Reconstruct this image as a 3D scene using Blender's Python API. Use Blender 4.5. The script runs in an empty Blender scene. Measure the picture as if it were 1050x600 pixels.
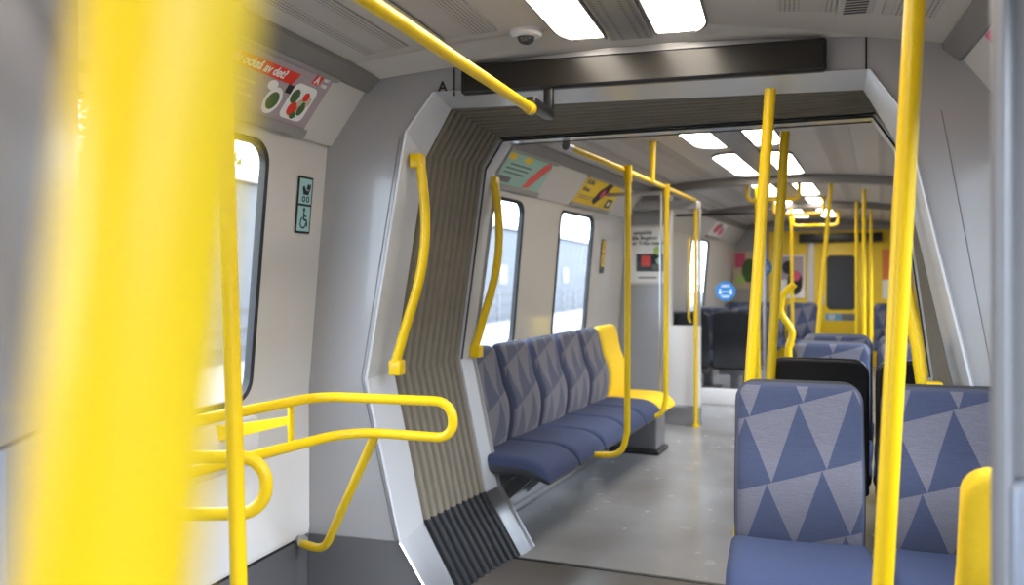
import bpy, bmesh, math, random
from mathutils import Vector, Matrix
random.seed(4)
PI = math.pi
S = bpy.context.scene
COL = S.collection
DEL = math.radians(5.8)            # how far the second section of the train is swung round
C1, C2 = -0.495, -0.876            # centre lines of the two sections
CAMZ = 1.38

# ------------------------------------------------------------------ materials
MATS = {}
def mat(name, col, rough=0.5, metal=0.0, coat=0.0, noise=0.0, nscale=8.0, bump=0.0, bscale=60.0, spec=0.5):
    if name in MATS: return MATS[name]
    m = bpy.data.materials.new(name); m.use_nodes = True
    nt = m.node_tree; b = nt.nodes['Principled BSDF']
    b.inputs['Base Color'].default_value = (*col, 1)
    b.inputs['Roughness'].default_value = rough
    b.inputs['Metallic'].default_value = metal
    b.inputs['Coat Weight'].default_value = coat
    b.inputs['Coat Roughness'].default_value = 0.08
    b.inputs['Specular IOR Level'].default_value = spec
    tc = nt.nodes.new('ShaderNodeTexCoord')
    if noise > 0:
        n = nt.nodes.new('ShaderNodeTexNoise'); n.inputs['Scale'].default_value = nscale; n.inputs['Detail'].default_value = 4
        nt.links.new(tc.outputs['Object'], n.inputs['Vector'])
        mx = nt.nodes.new('ShaderNodeMix'); mx.data_type = 'RGBA'
        mx.inputs[6].default_value = (*[c * (1 - noise) for c in col], 1)
        mx.inputs[7].default_value = (*[min(1, c * (1 + noise)) for c in col], 1)
        nt.links.new(n.outputs['Fac'], mx.inputs[0]); nt.links.new(mx.outputs[2], b.inputs['Base Color'])
    if bump > 0:
        n = nt.nodes.new('ShaderNodeTexNoise'); n.inputs['Scale'].default_value = bscale; n.inputs['Detail'].default_value = 2
        nt.links.new(tc.outputs['Object'], n.inputs['Vector'])
        bp = nt.nodes.new('ShaderNodeBump'); bp.inputs['Strength'].default_value = bump; bp.inputs['Distance'].default_value = 0.004
        nt.links.new(n.outputs['Fac'], bp.inputs['Height']); nt.links.new(bp.outputs['Normal'], b.inputs['Normal'])
    MATS[name] = m
    return m

def emit(name, col, strength):
    m = bpy.data.materials.new(name); m.use_nodes = True
    nt = m.node_tree; b = nt.nodes['Principled BSDF']
    b.inputs['Base Color'].default_value = (*col, 1)
    b.inputs['Emission Color'].default_value = (*col, 1)
    b.inputs['Emission Strength'].default_value = strength
    MATS[name] = m
    return m

def glass(name, tint=(1, 1, 1), refl=0.08, rough=0.02, fres=0.25):
    m = bpy.data.materials.new(name); m.use_nodes = True
    nt = m.node_tree; nt.nodes.clear()
    out = nt.nodes.new('ShaderNodeOutputMaterial'); mx = nt.nodes.new('ShaderNodeMixShader')
    t = nt.nodes.new('ShaderNodeBsdfTransparent'); g = nt.nodes.new('ShaderNodeBsdfGlossy')
    lw = nt.nodes.new('ShaderNodeLayerWeight'); lw.inputs['Blend'].default_value = 0.25
    ma = nt.nodes.new('ShaderNodeMath'); ma.operation = 'MULTIPLY_ADD'
    ma.inputs[1].default_value = fres; ma.inputs[2].default_value = refl
    nt.links.new(lw.outputs['Fresnel'], ma.inputs[0])
    t.inputs['Color'].default_value = (*tint, 1); g.inputs['Roughness'].default_value = rough
    nt.links.new(ma.outputs[0], mx.inputs[0]); nt.links.new(t.outputs[0], mx.inputs[1]); nt.links.new(g.outputs[0], mx.inputs[2])
    nt.links.new(mx.outputs[0], out.inputs[0])
    MATS[name] = m
    return m

def harlequin(name, dark, light, W=0.19, Hh=0.215, slope=0.2, ox=0.03, oz=0.02):
    """woven seat cloth: slanting rows of alternating triangles"""
    m = bpy.data.materials.new(name); m.use_nodes = True
    nt = m.node_tree; b = nt.nodes['Principled BSDF']; N = nt.nodes.new; L = nt.links.new
    tc = N('ShaderNodeTexCoord'); sp = N('ShaderNodeSeparateXYZ'); L(tc.outputs['Object'], sp.inputs[0])
    def M(op, a, c=None, d=None):
        n = N('ShaderNodeMath'); n.operation = op
        for i, v in enumerate((a, c, d)):
            if v is None: continue
            if isinstance(v, (int, float)): n.inputs[i].default_value = v
            else: L(v, n.inputs[i])
        return n.outputs[0]
    x = M('MULTIPLY', sp.outputs['X'], -1.0)
    r = M('DIVIDE', M('SUBTRACT', M('ADD', sp.outputs['Z'], .036), M('MULTIPLY', x, .30)), .242)
    k = M('FLOOR', r); f = M('SUBTRACT', r, k)
    c = M('ADD', M('DIVIDE', x, .183), M('SUBTRACT', M('MULTIPLY', k, .415), .745))
    fr = M('SUBTRACT', c, M('FLOOR', c))
    tri = M('ABSOLUTE', M('SUBTRACT', fr, 0.5))
    isd = M('LESS_THAN', tri, M('MULTIPLY', M('SUBTRACT', 1.0, f), 0.5))
    no = N('ShaderNodeTexNoise'); no.inputs['Scale'].default_value = 260; L(tc.outputs['Object'], no.inputs['Vector'])
    mp = N('ShaderNodeMapping'); mp.inputs['Scale'].default_value = (18, 18, 420); L(tc.outputs['Object'], mp.inputs[0])
    nz = N('ShaderNodeTexNoise'); nz.inputs['Scale'].default_value = 1.0; L(mp.outputs[0], nz.inputs['Vector'])
    mx = N('ShaderNodeMix'); mx.data_type = 'RGBA'; mx.inputs[6].default_value = (*light, 1); mx.inputs[7].default_value = (*dark, 1)
    L(isd, mx.inputs[0])
    hs = N('ShaderNodeHueSaturation'); L(mx.outputs[2], hs.inputs['Color'])
    L(M('ADD', 0.45, M('MULTIPLY', M('ADD', no.outputs['Fac'], nz.outputs['Fac']), 0.55)), hs.inputs['Value'])
    L(hs.outputs[0], b.inputs['Base Color'])
    b.inputs['Roughness'].default_value = 0.9; b.inputs['Sheen Weight'].default_value = 0.25
    bp = N('ShaderNodeBump'); bp.inputs['Strength'].default_value = 0.25; bp.inputs['Distance'].default_value = 0.002
    L(no.outputs['Fac'], bp.inputs['Height']); L(bp.outputs[0], b.inputs['Normal'])
    MATS[name] = m
    return m

YEL = mat('yellow_enamel', (0.78, 0.52, 0.004), 0.34, coat=0.10, spec=0.35)
WALLM = mat('white_laminate', (0.62, 0.60, 0.59), 0.32, coat=0.25, noise=0.02)
WHITE = mat('white_panel', (0.74, 0.73, 0.74), 0.35, coat=0.2)
GREY = mat('grey_laminate', (0.33, 0.33, 0.35), 0.33, coat=0.35, noise=0.02)
GREYD = mat('grey_trim', (0.20, 0.19, 0.19), 0.45)
CEILM = mat('ceiling_paint', (0.52, 0.49, 0.47), 0.45)
STEEL = mat('brushed_steel', (0.50, 0.50, 0.52), 0.30, metal=0.9, noise=0.08, nscale=3)
STEELD = mat('dark_steel', (0.20, 0.20, 0.215), 0.33, metal=0.6, noise=0.1, nscale=4)
ALU = mat('frame_aluminium', (0.58, 0.60, 0.65), 0.30, metal=0.15, coat=0.3)
BLACK = mat('black_plastic', (0.008, 0.008, 0.01), 0.35)
RUB = mat('black_rubber', (0.010, 0.011, 0.013), 0.55)
DISP = mat('display_glass', (0.016, 0.014, 0.012), 0.24, spec=.45)
BELL = mat('bellows_cloth', (0.20, 0.18, 0.145), 0.75, noise=0.15, nscale=14)
BELLD = mat('bellows_rubber', (0.012, 0.014, 0.019), 0.45)
FAB = harlequin('seat_cloth_triangles', (0.030, 0.040, 0.088), (0.110, 0.108, 0.142))
FABP = mat('seat_cloth_plain', (0.036, 0.050, 0.115), 0.9, noise=0.15, nscale=200, bump=0.3, bscale=400)
FABE = mat('seat_cloth_edge', (0.060, 0.070, 0.120), 0.9, noise=0.1, nscale=200)
SHELL = mat('seat_shell_grey', (0.045, 0.047, 0.055), 0.5)
FABY = mat('seat_cloth_yellow', (0.80, 0.53, 0.012), 0.75, noise=0.08, nscale=90, bump=0.2, bscale=300)
LAMP = emit('lamp_diffuser', (1.0, 0.90, 0.76), 6)
GLASS = glass('window_glass', (0.93, 0.96, 0.98), 0.04)
SCREEN = glass('screen_glass', (0.95, 0.96, 0.97), 0.0, fres=0.12)
YWALL = mat('yellow_laminate', (0.88, 0.60, 0.02), 0.4)
BLUE = mat('sticker_blue', (0.01, 0.22, 0.60), 0.5)
SWHITE = mat('print_white', (0.85, 0.85, 0.85), 0.6)
SBLACK = mat('print_black', (0.01, 0.01, 0.012), 0.6)
SCYAN = mat('print_pale_blue', (0.36, 0.60, 0.64), 0.5)
SRED = mat('print_red', (0.75, 0.04, 0.02), 0.6)
SPINK = mat('print_pink', (0.70, 0.10, 0.22), 0.6)
SLILAC = mat('print_lilac', (0.40, 0.33, 0.37), 0.6)
SGREEN = mat('print_green', (0.06, 0.13, 0.04), 0.6)
SLIME = mat('print_lime', (0.45, 0.65, 0.20), 0.6)
SYEL = mat('print_yellow', (0.88, 0.60, 0.03), 0.6)
SMINT = mat('print_mint', (0.35, 0.58, 0.50), 0.6)
SGREY = mat('print_grey', (0.16, 0.16, 0.17), 0.6)
SBEIGE = mat('print_beige', (0.62, 0.52, 0.38), 0.6)

def floor_mat():
    m = bpy.data.materials.new('speckled_vinyl'); m.use_nodes = True
    nt = m.node_tree; b = nt.nodes['Principled BSDF']; N = nt.nodes.new; L = nt.links.new
    tc = N('ShaderNodeTexCoord')
    n1 = N('ShaderNodeTexNoise'); n1.inputs['Scale'].default_value = 180; n1.inputs['Detail'].default_value = 2
    n2 = N('ShaderNodeTexNoise'); n2.inputs['Scale'].default_value = 1.6; n2.inputs['Detail'].default_value = 4
    n3 = N('ShaderNodeTexNoise'); n3.inputs['Scale'].default_value = 7; n3.inputs['Detail'].default_value = 3
    for n in (n1, n2, n3): L(tc.outputs['Object'], n.inputs['Vector'])
    r = N('ShaderNodeValToRGB'); r.color_ramp.elements[0].position = 0.2; r.color_ramp.elements[1].position = 0.8
    r.color_ramp.elements[0].color = (0.28, 0.283, 0.30, 1); r.color_ramp.elements[1].color = (0.36, 0.365, 0.385, 1)
    L(n1.outputs['Fac'], r.inputs[0])
    mx = N('ShaderNodeMix'); mx.data_type = 'RGBA'; mx.blend_type = 'MULTIPLY'; mx.inputs[0].default_value = 1.0
    r2 = N('ShaderNodeValToRGB'); r2.color_ramp.elements[0].position = 0.35; r2.color_ramp.elements[0].color = (0.80, 0.78, 0.77, 1)
    r2.color_ramp.elements[1].position = 0.62
    L(n2.outputs['Fac'], r2.inputs[0]); L(r.outputs[0], mx.inputs[6]); L(r2.outputs[0], mx.inputs[7])
    L(mx.outputs[2], b.inputs['Base Color'])
    mr = N('ShaderNodeMapRange'); mr.inputs[3].default_value = 0.13; mr.inputs[4].default_value = 0.34
    L(n3.outputs['Fac'], mr.inputs[0]); L(mr.outputs[0], b.inputs['Roughness'])
    return m
FLOORM = floor_mat()

def perf_mat():
    m = bpy.data.materials.new('perforated_panel'); m.use_nodes = True
    nt = m.node_tree; b = nt.nodes['Principled BSDF']; N = nt.nodes.new; L = nt.links.new
    tc = N('ShaderNodeTexCoord'); v = N('ShaderNodeTexVoronoi'); v.inputs['Scale'].default_value = 70
    v.inputs['Randomness'].default_value = 0.0
    L(tc.outputs['Object'], v.inputs['Vector'])
    lt = N('ShaderNodeMath'); lt.operation = 'LESS_THAN'; lt.inputs[1].default_value = 0.27; L(v.outputs['Distance'], lt.inputs[0])
    mx = N('ShaderNodeMix'); mx.data_type = 'RGBA'; mx.inputs[6].default_value = (0.46, 0.43, 0.41, 1); mx.inputs[7].default_value = (0.07, 0.06, 0.06, 1)
    L(lt.outputs[0], mx.inputs[0]); L(mx.outputs[2], b.inputs['Base Color']); b.inputs['Roughness'].default_value = 0.5
    return m
PERF = perf_mat()

# ------------------------------------------------------------------ object helpers
def rot2(p):
    x, y, z = p
    c, s = math.cos(DEL), math.sin(DEL)
    return (x * c + y * s, -x * s + y * c, z)
def sec(n, p):
    if n == 2: return rot2(p)
    x, y, z = p                              # the right shoulder of the first section sits a little lower and further in
    xo = x - C1
    if xo > 0 and z > 1.2:
        f = min(1, (z - 1.2) / .9) * min(1, xo / 1.1)
        return (x - .075 * xo * f, y, z - .03 * f)
    return (x, y, z)

def mesh_obj(name, verts, faces, mats, parent=None, fm=None, angle=0.6):
    me = bpy.data.meshes.new(name)
    me.from_pydata([tuple(v) for v in verts], [], faces)
    if not isinstance(mats, (list, tuple)): mats = [mats]
    for m in mats: me.materials.append(m)
    if fm:
        for p, i in zip(me.polygons, fm): p.material_index = i
    me.validate(); me.update()
    me.shade_smooth(); me.set_sharp_from_angle(angle=angle)
    o = bpy.data.objects.new(name, me); COL.objects.link(o)
    if parent: o.parent = parent
    return o

class MB:
    """collects shapes for ONE mesh"""
    def __init__(s): s.v = []; s.f = []; s.m = []
    def add(s, v, f, mi=0):
        n = len(s.v); s.v += [tuple(a) for a in v]; s.f += [tuple(i + n for i in q) for q in f]; s.m += [mi] * len(f); return s
    def box(s, x0, x1, y0, y1, z0, z1, bev=0.0, mi=0):
        if bev <= 0:
            v = [(x, y, z) for x in (x0, x1) for y in (y0, y1) for z in (z0, z1)]
            f = [(0, 1, 3, 2), (4, 6, 7, 5), (0, 4, 5, 1), (2, 3, 7, 6), (0, 2, 6, 4), (1, 5, 7, 3)]
            return s.add(v, f, mi)
        bm = bmesh.new(); bmesh.ops.create_cube(bm, size=1)
        for v in bm.verts:
            v.co = Vector(((x0 + x1) / 2 + v.co.x * (x1 - x0), (y0 + y1) / 2 + v.co.y * (y1 - y0), (z0 + z1) / 2 + v.co.z * (z1 - z0)))
        bmesh.ops.bevel(bm, geom=bm.edges[:], offset=min(bev, 0.49 * min(abs(x1 - x0), abs(y1 - y0), abs(z1 - z0))), segments=3, affect='EDGES', profile=0.5)
        return s.bm(bm, mi)
    def bm(s, bm, mi=0):
        bm.verts.index_update()
        v = [tuple(a.co) for a in bm.verts]; f = [[a.index for a in q.verts] for q in bm.faces]; bm.free()
        return s.add(v, f, mi)
    def tube(s, pts, r, seg=14, fil=0.0, closed=False, mi=0, cap=True):
        P = [Vector(p) for p in pts]
        if fil > 0 and len(P) > 2: P = fillet(P, fil, closed)
        n = len(P)
        T = []
        for i in range(n):
            a = P[i - 1] if (i > 0 or closed) else P[i]; b = P[(i + 1) % n] if (i < n - 1 or closed) else P[i]
            T.append((b - a).normalized())
        up = Vector((0, 0, 1)) if abs(T[0].z) < 0.9 else Vector((1, 0, 0))
        u = T[0].cross(up).normalized()
        V = []
        for i in range(n):
            u = (u - T[i] * u.dot(T[i])).normalized(); w = T[i].cross(u)
            rr = r[i] if isinstance(r, (list, tuple)) else r
            V += [P[i] + (u * math.cos(2 * PI * k / seg) + w * math.sin(2 * PI * k / seg)) * rr for k in range(seg)]
        F = []
        for i in range(n if closed else n - 1):
            j = (i + 1) % n
            for k in range(seg):
                F.append((i * seg + k, i * seg + (k + 1) % seg, j * seg + (k + 1) % seg, j * seg + k))
        if cap and not closed:
            F.append(tuple(range(seg))[::-1]); F.append(tuple((n - 1) * seg + k for k in range(seg)))
        return s.add(V, F, mi)
    def prism(s, poly, axis, a, b, mi=0):
        """polygon in the two other axes, swept along axis from a to b"""
        n = len(poly)
        def P(q, t):
            if axis == 'x': return (t, q[0], q[1])
            if axis == 'y': return (q[0], t, q[1])
            return (q[0], q[1], t)
        v = [P(q, a) for q in poly] + [P(q, b) for q in poly]
        f = [(i, (i + 1) % n, n + (i + 1) % n, n + i) for i in range(n)] + [tuple(range(n))[::-1], tuple(range(n, 2 * n))]
        return s.add(v, f, mi)
    def strip(s, rows, mi=0, close=False):
        """quads between rows of points"""
        n = len(rows[0]); v = [p for r in rows for p in r]; f = []
        for i in range(len(rows) - 1):
            for k in range(n if close else n - 1):
                f.append((i * n + k, i * n + (k + 1) % n, (i + 1) * n + (k + 1) % n, (i + 1) * n + k))
        return s.add(v, f, mi)
    def xf(s, fn): s.v = [tuple(fn(p)) for p in s.v]; return s
    def build(s, name, mats, parent=None, angle=0.6, recalc=True):
        o = mesh_obj(name, s.v, s.f, mats, parent, s.m, angle)
        if recalc:
            bm = bmesh.new(); bm.from_mesh(o.data); bmesh.ops.recalc_face_normals(bm, faces=bm.faces[:]); bm.to_mesh(o.data); bm.free()
            o.data.set_sharp_from_angle(angle=angle)
        return o

def fillet(P, R, closed=False):
    out = []; n = len(P)
    for i in range(n):
        if not closed and i in (0, n - 1): out.append(P[i]); continue
        a, b, c = P[i - 1], P[i], P[(i + 1) % n]
        d1 = (a - b); d2 = (c - b); l1, l2 = d1.length, d2.length; d1.normalize(); d2.normalize()
        ang = d1.angle(d2)
        if ang > PI - 0.03: out.append(b); continue
        t = min(R / math.tan(ang / 2), 0.48 * l1, 0.48 * l2); r = t * math.tan(ang / 2)
        p1 = b + d1 * t; bis = (d1 + d2).normalized(); cen = b + bis * (r / math.sin(ang / 2))
        p2 = b + d2 * t; v1 = p1 - cen; v2 = p2 - cen; tot = v1.angle(v2); ax = v1.cross(v2).normalized()
        k = max(3, int(tot / 0.22))
        for j in range(k + 1): out.append(cen + Matrix.Rotation(tot * j / k, 3, ax) @ v1)
    return out

def tag(o, label=None, cat=None, group=None, kind=None):
    if label: o['label'] = label
    if cat: o['category'] = cat
    if group: o['group'] = group
    if kind: o['kind'] = kind
    return o

def thing(name, label, cat, loc=(0, 0, 0), rz=0.0, group=None, s=1):
    o = bpy.data.objects.new(name, None); COL.objects.link(o); o.empty_display_size = 0.05
    o.location = sec(s, loc); o.rotation_euler = (0, 0, rz - (DEL if s == 2 else 0))
    return tag(o, label, cat, group)

def copy_tree(o, parent=None):
    c = o.copy(); COL.objects.link(c); c.parent = parent
    for ch in list(o.children): copy_tree(ch, c)
    return c

def place(o, loc, rz, s):
    o.location = sec(s, loc); o.rotation_euler = (0, 0, rz - (DEL if s == 2 else 0))

def rel(org):
    return lambda p: (p[0] - org[0], p[1] - org[1], p[2] - org[2])

# flat prints on a surface: origin, u (reading direction), v (up)
class Sheet:
    def __init__(s, o, u, v):
        s.o = Vector(o); s.u = Vector(u).normalized(); v = Vector(v); s.v = (v - s.u * v.dot(s.u)).normalized(); s.n = s.u.cross(s.v)
    def P(s, a, b, h=0.0): return s.o + s.u * a + s.v * b + s.n * h
    def poly(s, mb, pts, h, mi=0, th=0.0008):
        n = len(pts)
        v = [s.P(a, b, h) for a, b in pts] + [s.P(a, b, h + th) for a, b in pts]
        mb.add(v, [tuple(range(n))[::-1], tuple(range(n, 2 * n))] + [(i, (i + 1) % n, n + (i + 1) % n, n + i) for i in range(n)], mi)
    def rect(s, mb, a0, a1, b0, b1, h, mi=0, th=0.0008, r=0.0):
        if r <= 0: pts = [(a0, b0), (a1, b0), (a1, b1), (a0, b1)]
        else: pts = rrect(a0, a1, b0, b1, r)
        s.poly(mb, pts, h, mi, th)
    def disc(s, mb, a, b, ra, rb, h, mi=0, th=0.0008, n=24):
        s.poly(mb, [(a + ra * math.cos(2 * PI * k / n), b + rb * math.sin(2 * PI * k / n)) for k in range(n)], h, mi, th)
    def ring(s, mb, a, b, r0, r1, h, mi=0, a0=0, a1=2 * PI, n=20):
        for k in range(n):
            t0 = a0 + (a1 - a0) * k / n; t1 = a0 + (a1 - a0) * (k + 1) / n
            s.poly(mb, [(a + r0 * math.cos(t0), b + r0 * math.sin(t0)), (a + r1 * math.cos(t0), b + r1 * math.sin(t0)),
                        (a + r1 * math.cos(t1), b + r1 * math.sin(t1)), (a + r0 * math.cos(t1), b + r0 * math.sin(t1))], h, mi)
    def line(s, mb, p, q, w, h, mi=0):
        d = Vector((q[0] - p[0], q[1] - p[1])).normalized(); nx, ny = -d.y * w / 2, d.x * w / 2
        s.poly(mb, [(p[0] + nx, p[1] + ny), (p[0] - nx, p[1] - ny), (q[0] - nx, q[1] - ny), (q[0] + nx, q[1] + ny)], h, mi)
    def text(s, name, txt, a, b, size, h, m, parent, shear=0.0, ax='LEFT'):
        cu = bpy.data.curves.new('lettering', 'FONT'); cu.body = txt; cu.size = size; cu.extrude = 0.0004; cu.shear = shear; cu.align_x = ax; cu.offset = size * .025
        to = bpy.data.objects.new('tmp_lettering', cu); COL.objects.link(to)
        bpy.context.view_layer.update()
        dg = bpy.context.evaluated_depsgraph_get()
        me = bpy.data.meshes.new_from_object(to.evaluated_get(dg)); bpy.data.objects.remove(to)
        vs = [s.P(a + v.co.x, b + v.co.y, h + v.co.z) for v in me.vertices]
        fs = [tuple(p.vertices) for p in me.polygons]
        return mesh_obj(name, vs, fs, m, parent)

def rrect(a0, a1, b0, b1, r, n=5):
    pts = []
    for (ca, cb, t0) in ((a1 - r, b0 + r, -PI / 2), (a1 - r, b1 - r, 0), (a0 + r, b1 - r, PI / 2), (a0 + r, b0 + r, PI)):
        for k in range(n + 1):
            t = t0 + PI / 2 * k / n; pts.append((ca + r * math.cos(t), cb + r * math.sin(t)))
    return pts

# ------------------------------------------------------------------ car body profile
def woff(z):                              # half width of the wall's inner face
    return 1.465 if z <= 0.9 else 1.465 - 0.0857 * (z - 0.9)
COVE0, COVE1 = (1.375, 1.95), (1.195, 2.17)
CEDGE = (1.125, 2.215)
def ceil_z(x): return 2.31 - 0.075 * (x / 1.12) ** 2
Y_PORT = 3.39
Y_FAR = 4.2
Y_END = 15.0
Y_BACK = -3.0
WIN = {1: {-1: [(-2.7, -1.5), (-1.2, -0.1), (1.55, 2.95)], 1: [(-2.7, -1.5), (-1.2, -0.1), (0.1, 1.05), (1.45, 2.95)]},
       2: {-1: [(4.72, 5.58), (6.32, 7.17), (8.55, 9.5), (11.4, 12.6)], 1: [(4.72, 5.58), (6.32, 7.17), (8.55, 9.5), (11.4, 12.6)]}}
WZ0, WZ1 = 0.90, 1.905

def wall(side, name):
    mb = MB()
    for s_, c, ya, yb in ((1, C1, Y_BACK, Y_PORT), (2, C2, Y_FAR, Y_END)):
        wins = WIN[s_][side]
        ys = sorted(set([ya, yb] + [v for w in wins for v in w]))
        zs = [0.275, WZ0, WZ1, 1.95]
        for i in range(len(ys) - 1):
            for j in range(len(zs) - 1):
                y0, y1, z0, z1 = ys[i], ys[i + 1], zs[j], zs[j + 1]
                if j == 1 and any(abs(w[0] - y0) < 1e-6 for w in wins): continue
                for off in (0.0, 0.022):
                    q = [sec(s_, (c + side * (woff(z) + off), y, z)) for y, z in ((y0, z0), (y1, z0), (y1, z1), (y0, z1))]
                    mb.add(q, [(0, 1, 2, 3)], 0)
        # skirt, plinth edge, cove and upper trim
        for pr, mi in (([(1.465, 0.0), (1.465, 0.262)], 1), ([(1.465, 0.262), (1.472, 0.268), (1.465, 0.275)], 2),
                       ([COVE0, (COVE0[0] - .018, COVE0[1] - .004), COVE1], 0), ([COVE1, (1.180, 2.168), CEDGE, (1.13, 2.35)], 3)):
            rows = [[sec(s_, (c + side * a, y, z)) for a, z in pr] for y in (ya, yb)]
            mb.strip(rows, mi)
    o = mb.build(name, [WALLM, STEELD, RUB, GREYD], recalc=False)
    return tag(o, kind='structure')
wl = wall(-1, 'wall_left'); wr = wall(1, 'wall_right')

# windows
wn = 0
def window(s_, side, y0, y1):
    global wn; wn += 1
    c = C1 if s_ == 1 else C2
    w = bpy.data.objects.new('window_%d' % wn, None); COL.objects.link(w); tag(w, kind='structure')
    def W(y, z, out): return sec(s_, (c + side * (woff(z) + out), y, z))
    n = 6; R = 0.09
    outer = []
    rr = rrect(y0 + 0.0, y1 - 0.0, WZ0, WZ1, R, n)
    # square hole corner -> rounded edge
    sq = []
    for i, (y, z) in enumerate(rr):
        k = i // (n + 1)
        sq.append([(y1, WZ0), (y1, WZ1), (y0, WZ1), (y0, WZ0)][k])
    mb = MB(); m = len(rr)
    mb.strip([[W(y, z, 0) for y, z in sq], [W(y, z, 0) for y, z in rr], [W(y, z, 0.02) for y, z in rr]], 0, close=True)
    mb.build('window_surround', WALLM, w, recalc=False)
    r2 = rrect(y0 + 0.022, y1 - 0.022, WZ0 + 0.022, WZ1 - 0.022, R - 0.012, n)
    fb = MB()
    fb.strip([[W(y, z, 0.005) for y, z in rr], [W(y, z, -0.012) for y, z in rrect(y0 + .01, y1 - .01, WZ0 + .01, WZ1 - .01, R - .005, n)],
              [W(y, z, -.004) for y, z in r2], [W(y, z, 0.024) for y, z in r2], [W(y, z, 0.024) for y, z in rr]], 0, close=True)
    fb.build('window_frame', RUB, w, recalc=False)
    gb = MB(); gb.add([W(y, z, 0.012) for y, z in r2], [tuple(range(len(r2)))])
    gb.build('pane', GLASS, w, recalc=False)
    # portal helps the daylight through
    L = bpy.data.lights.new('daylight_opening', 'AREA'); L.shape = 'RECTANGLE'; L.size = y1 - y0 - 0.07; L.size_y = WZ1 - WZ0 - 0.07
    L.cycles.is_portal = True
    lo = bpy.data.objects.new('daylight_opening', L); COL.objects.link(lo)
    P = Vector(W((y0 + y1) / 2, (WZ0 + WZ1) / 2, 0.09)); lo.location = P
    nrm = Vector(sec(s_, (-side, 0, -0.08))).normalized()
    lo.rotation_euler = nrm.to_track_quat('-Z', 'Y').to_euler()
    Lq = nrm.to_track_quat('-Z', 'Z'); lo.rotation_euler = Lq.to_euler()
for s_ in (1, 2):
    for side in (-1, 1):
        for y0, y1 in WIN[s_][side]: window(s_, side, y0, y1)

# floor: two sections and the gangway plate
def profile_floor():
    mb = MB()
    for s_, c, ya, yb in ((1, C1, Y_BACK, 3.62), (2, C2, 3.98, Y_END)):
        q = [sec(s_, (c + a, y, 0)) for a, y in ((-1.465, ya), (1.465, ya), (1.465, yb), (-1.465, yb))]
        if s_ == 1: q = [sec(1, p) for p in ((C1 - 1.465, ya, 0), (C1 + 1.465, ya, 0), (C1 + 1.465, 3.39, 0), (C1 + .85, 3.39, 0), (C1 + .85, 3.62, 0), (C1 - .85, 3.62, 0), (C1 - .85, 3.39, 0), (C1 - 1.465, 3.39, 0))]
        else: q = [sec(2, p) for p in ((C2 - 1.465, yb, 0), (C2 - 1.465, 4.2, 0), (C2 - .85, 4.2, 0), (C2 - .85, 3.98, 0), (C2 + .85, 3.98, 0), (C2 + .85, 4.2, 0), (C2 + 1.465, 4.2, 0), (C2 + 1.465, yb, 0))]
        n = len(q)
        mb.add(q + [(x, y, z - .03) for x, y, z in q], [tuple(range(n)), tuple(range(n, 2 * n))[::-1]] + [(i, n + i, n + (i + 1) % n, (i + 1) % n) for i in range(n)], 0)
    return tag(mb.build('floor', FLOORM), kind='structure')
profile_floor()
gp = MB()
q = [(C1 - .84, 3.50, .003), (C1 + .84, 3.50, .003)] + [sec(2, p) for p in ((C2 + .84, 3.975, .003), (C2 - .84, 3.975, .003))]
gp.add(q + [(x, y, z - .02) for x, y, z in q], [(0, 1, 2, 3), (7, 6, 5, 4), (0, 4, 5, 1), (1, 5, 6, 2), (2, 6, 7, 3), (3, 7, 4, 0)])
GPM = mat('gangway_plate', (0.135, 0.125, 0.12), 0.3, metal=0.2, noise=0.1, nscale=30)
trim = gp.build('floor_gangway', GPM); tag(trim, kind='structure')
js = MB(); q = [sec(2, p) for p in ((C2 - .84, 3.972, .006), (C2 + .84, 3.972, .006), (C2 + .84, 3.998, .006), (C2 - .84, 3.998, .006))]
js.add(q + [(x, y, z - .01) for x, y, z in q], [(0, 1, 2, 3), (7, 6, 5, 4), (0, 4, 5, 1), (1, 5, 6, 2), (2, 6, 7, 3), (3, 7, 4, 0)])
tag(js.build('trim_3', RUB), kind='structure')

# ceiling
def ceiling():
    mb = MB(); xs = [-1.13 + 2.26 * k / 24 for k in range(25)]
    for s_, c, ya, yb in ((1, C1, Y_BACK, Y_PORT), (2, C2, Y_FAR, Y_END)):
        rows = [[sec(s_, (c + x, y, ceil_z(x))) for x in xs] for y in (ya, yb)]
        mb.strip(rows, 0)
        rows = [[sec(s_, (c + x, y, ceil_z(x) + .05)) for x in xs] for y in (ya, yb)]
        mb.strip(rows, 0)
    # smooth end piece curving down to the portal
    for k in range(1):
        rows = []
        for j in range(7):
            t = j / 6; y = 3.16 + 0.225 * t
            rows.append([(C1 + x * (1 - .0 * t), y, ceil_z(x) - 0.002 - 0.03 * t * t * (0.4 + 0.6 * min(1, (1.13 - abs(x)) * 2))) for x in xs])
        mb.strip(rows, 1)
    return tag(mb.build('ceiling', [CEILM, mat('ceiling_end_paint', (0.60, 0.57, 0.55), .35)], recalc=False), kind='structure')
ceiling()

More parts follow.
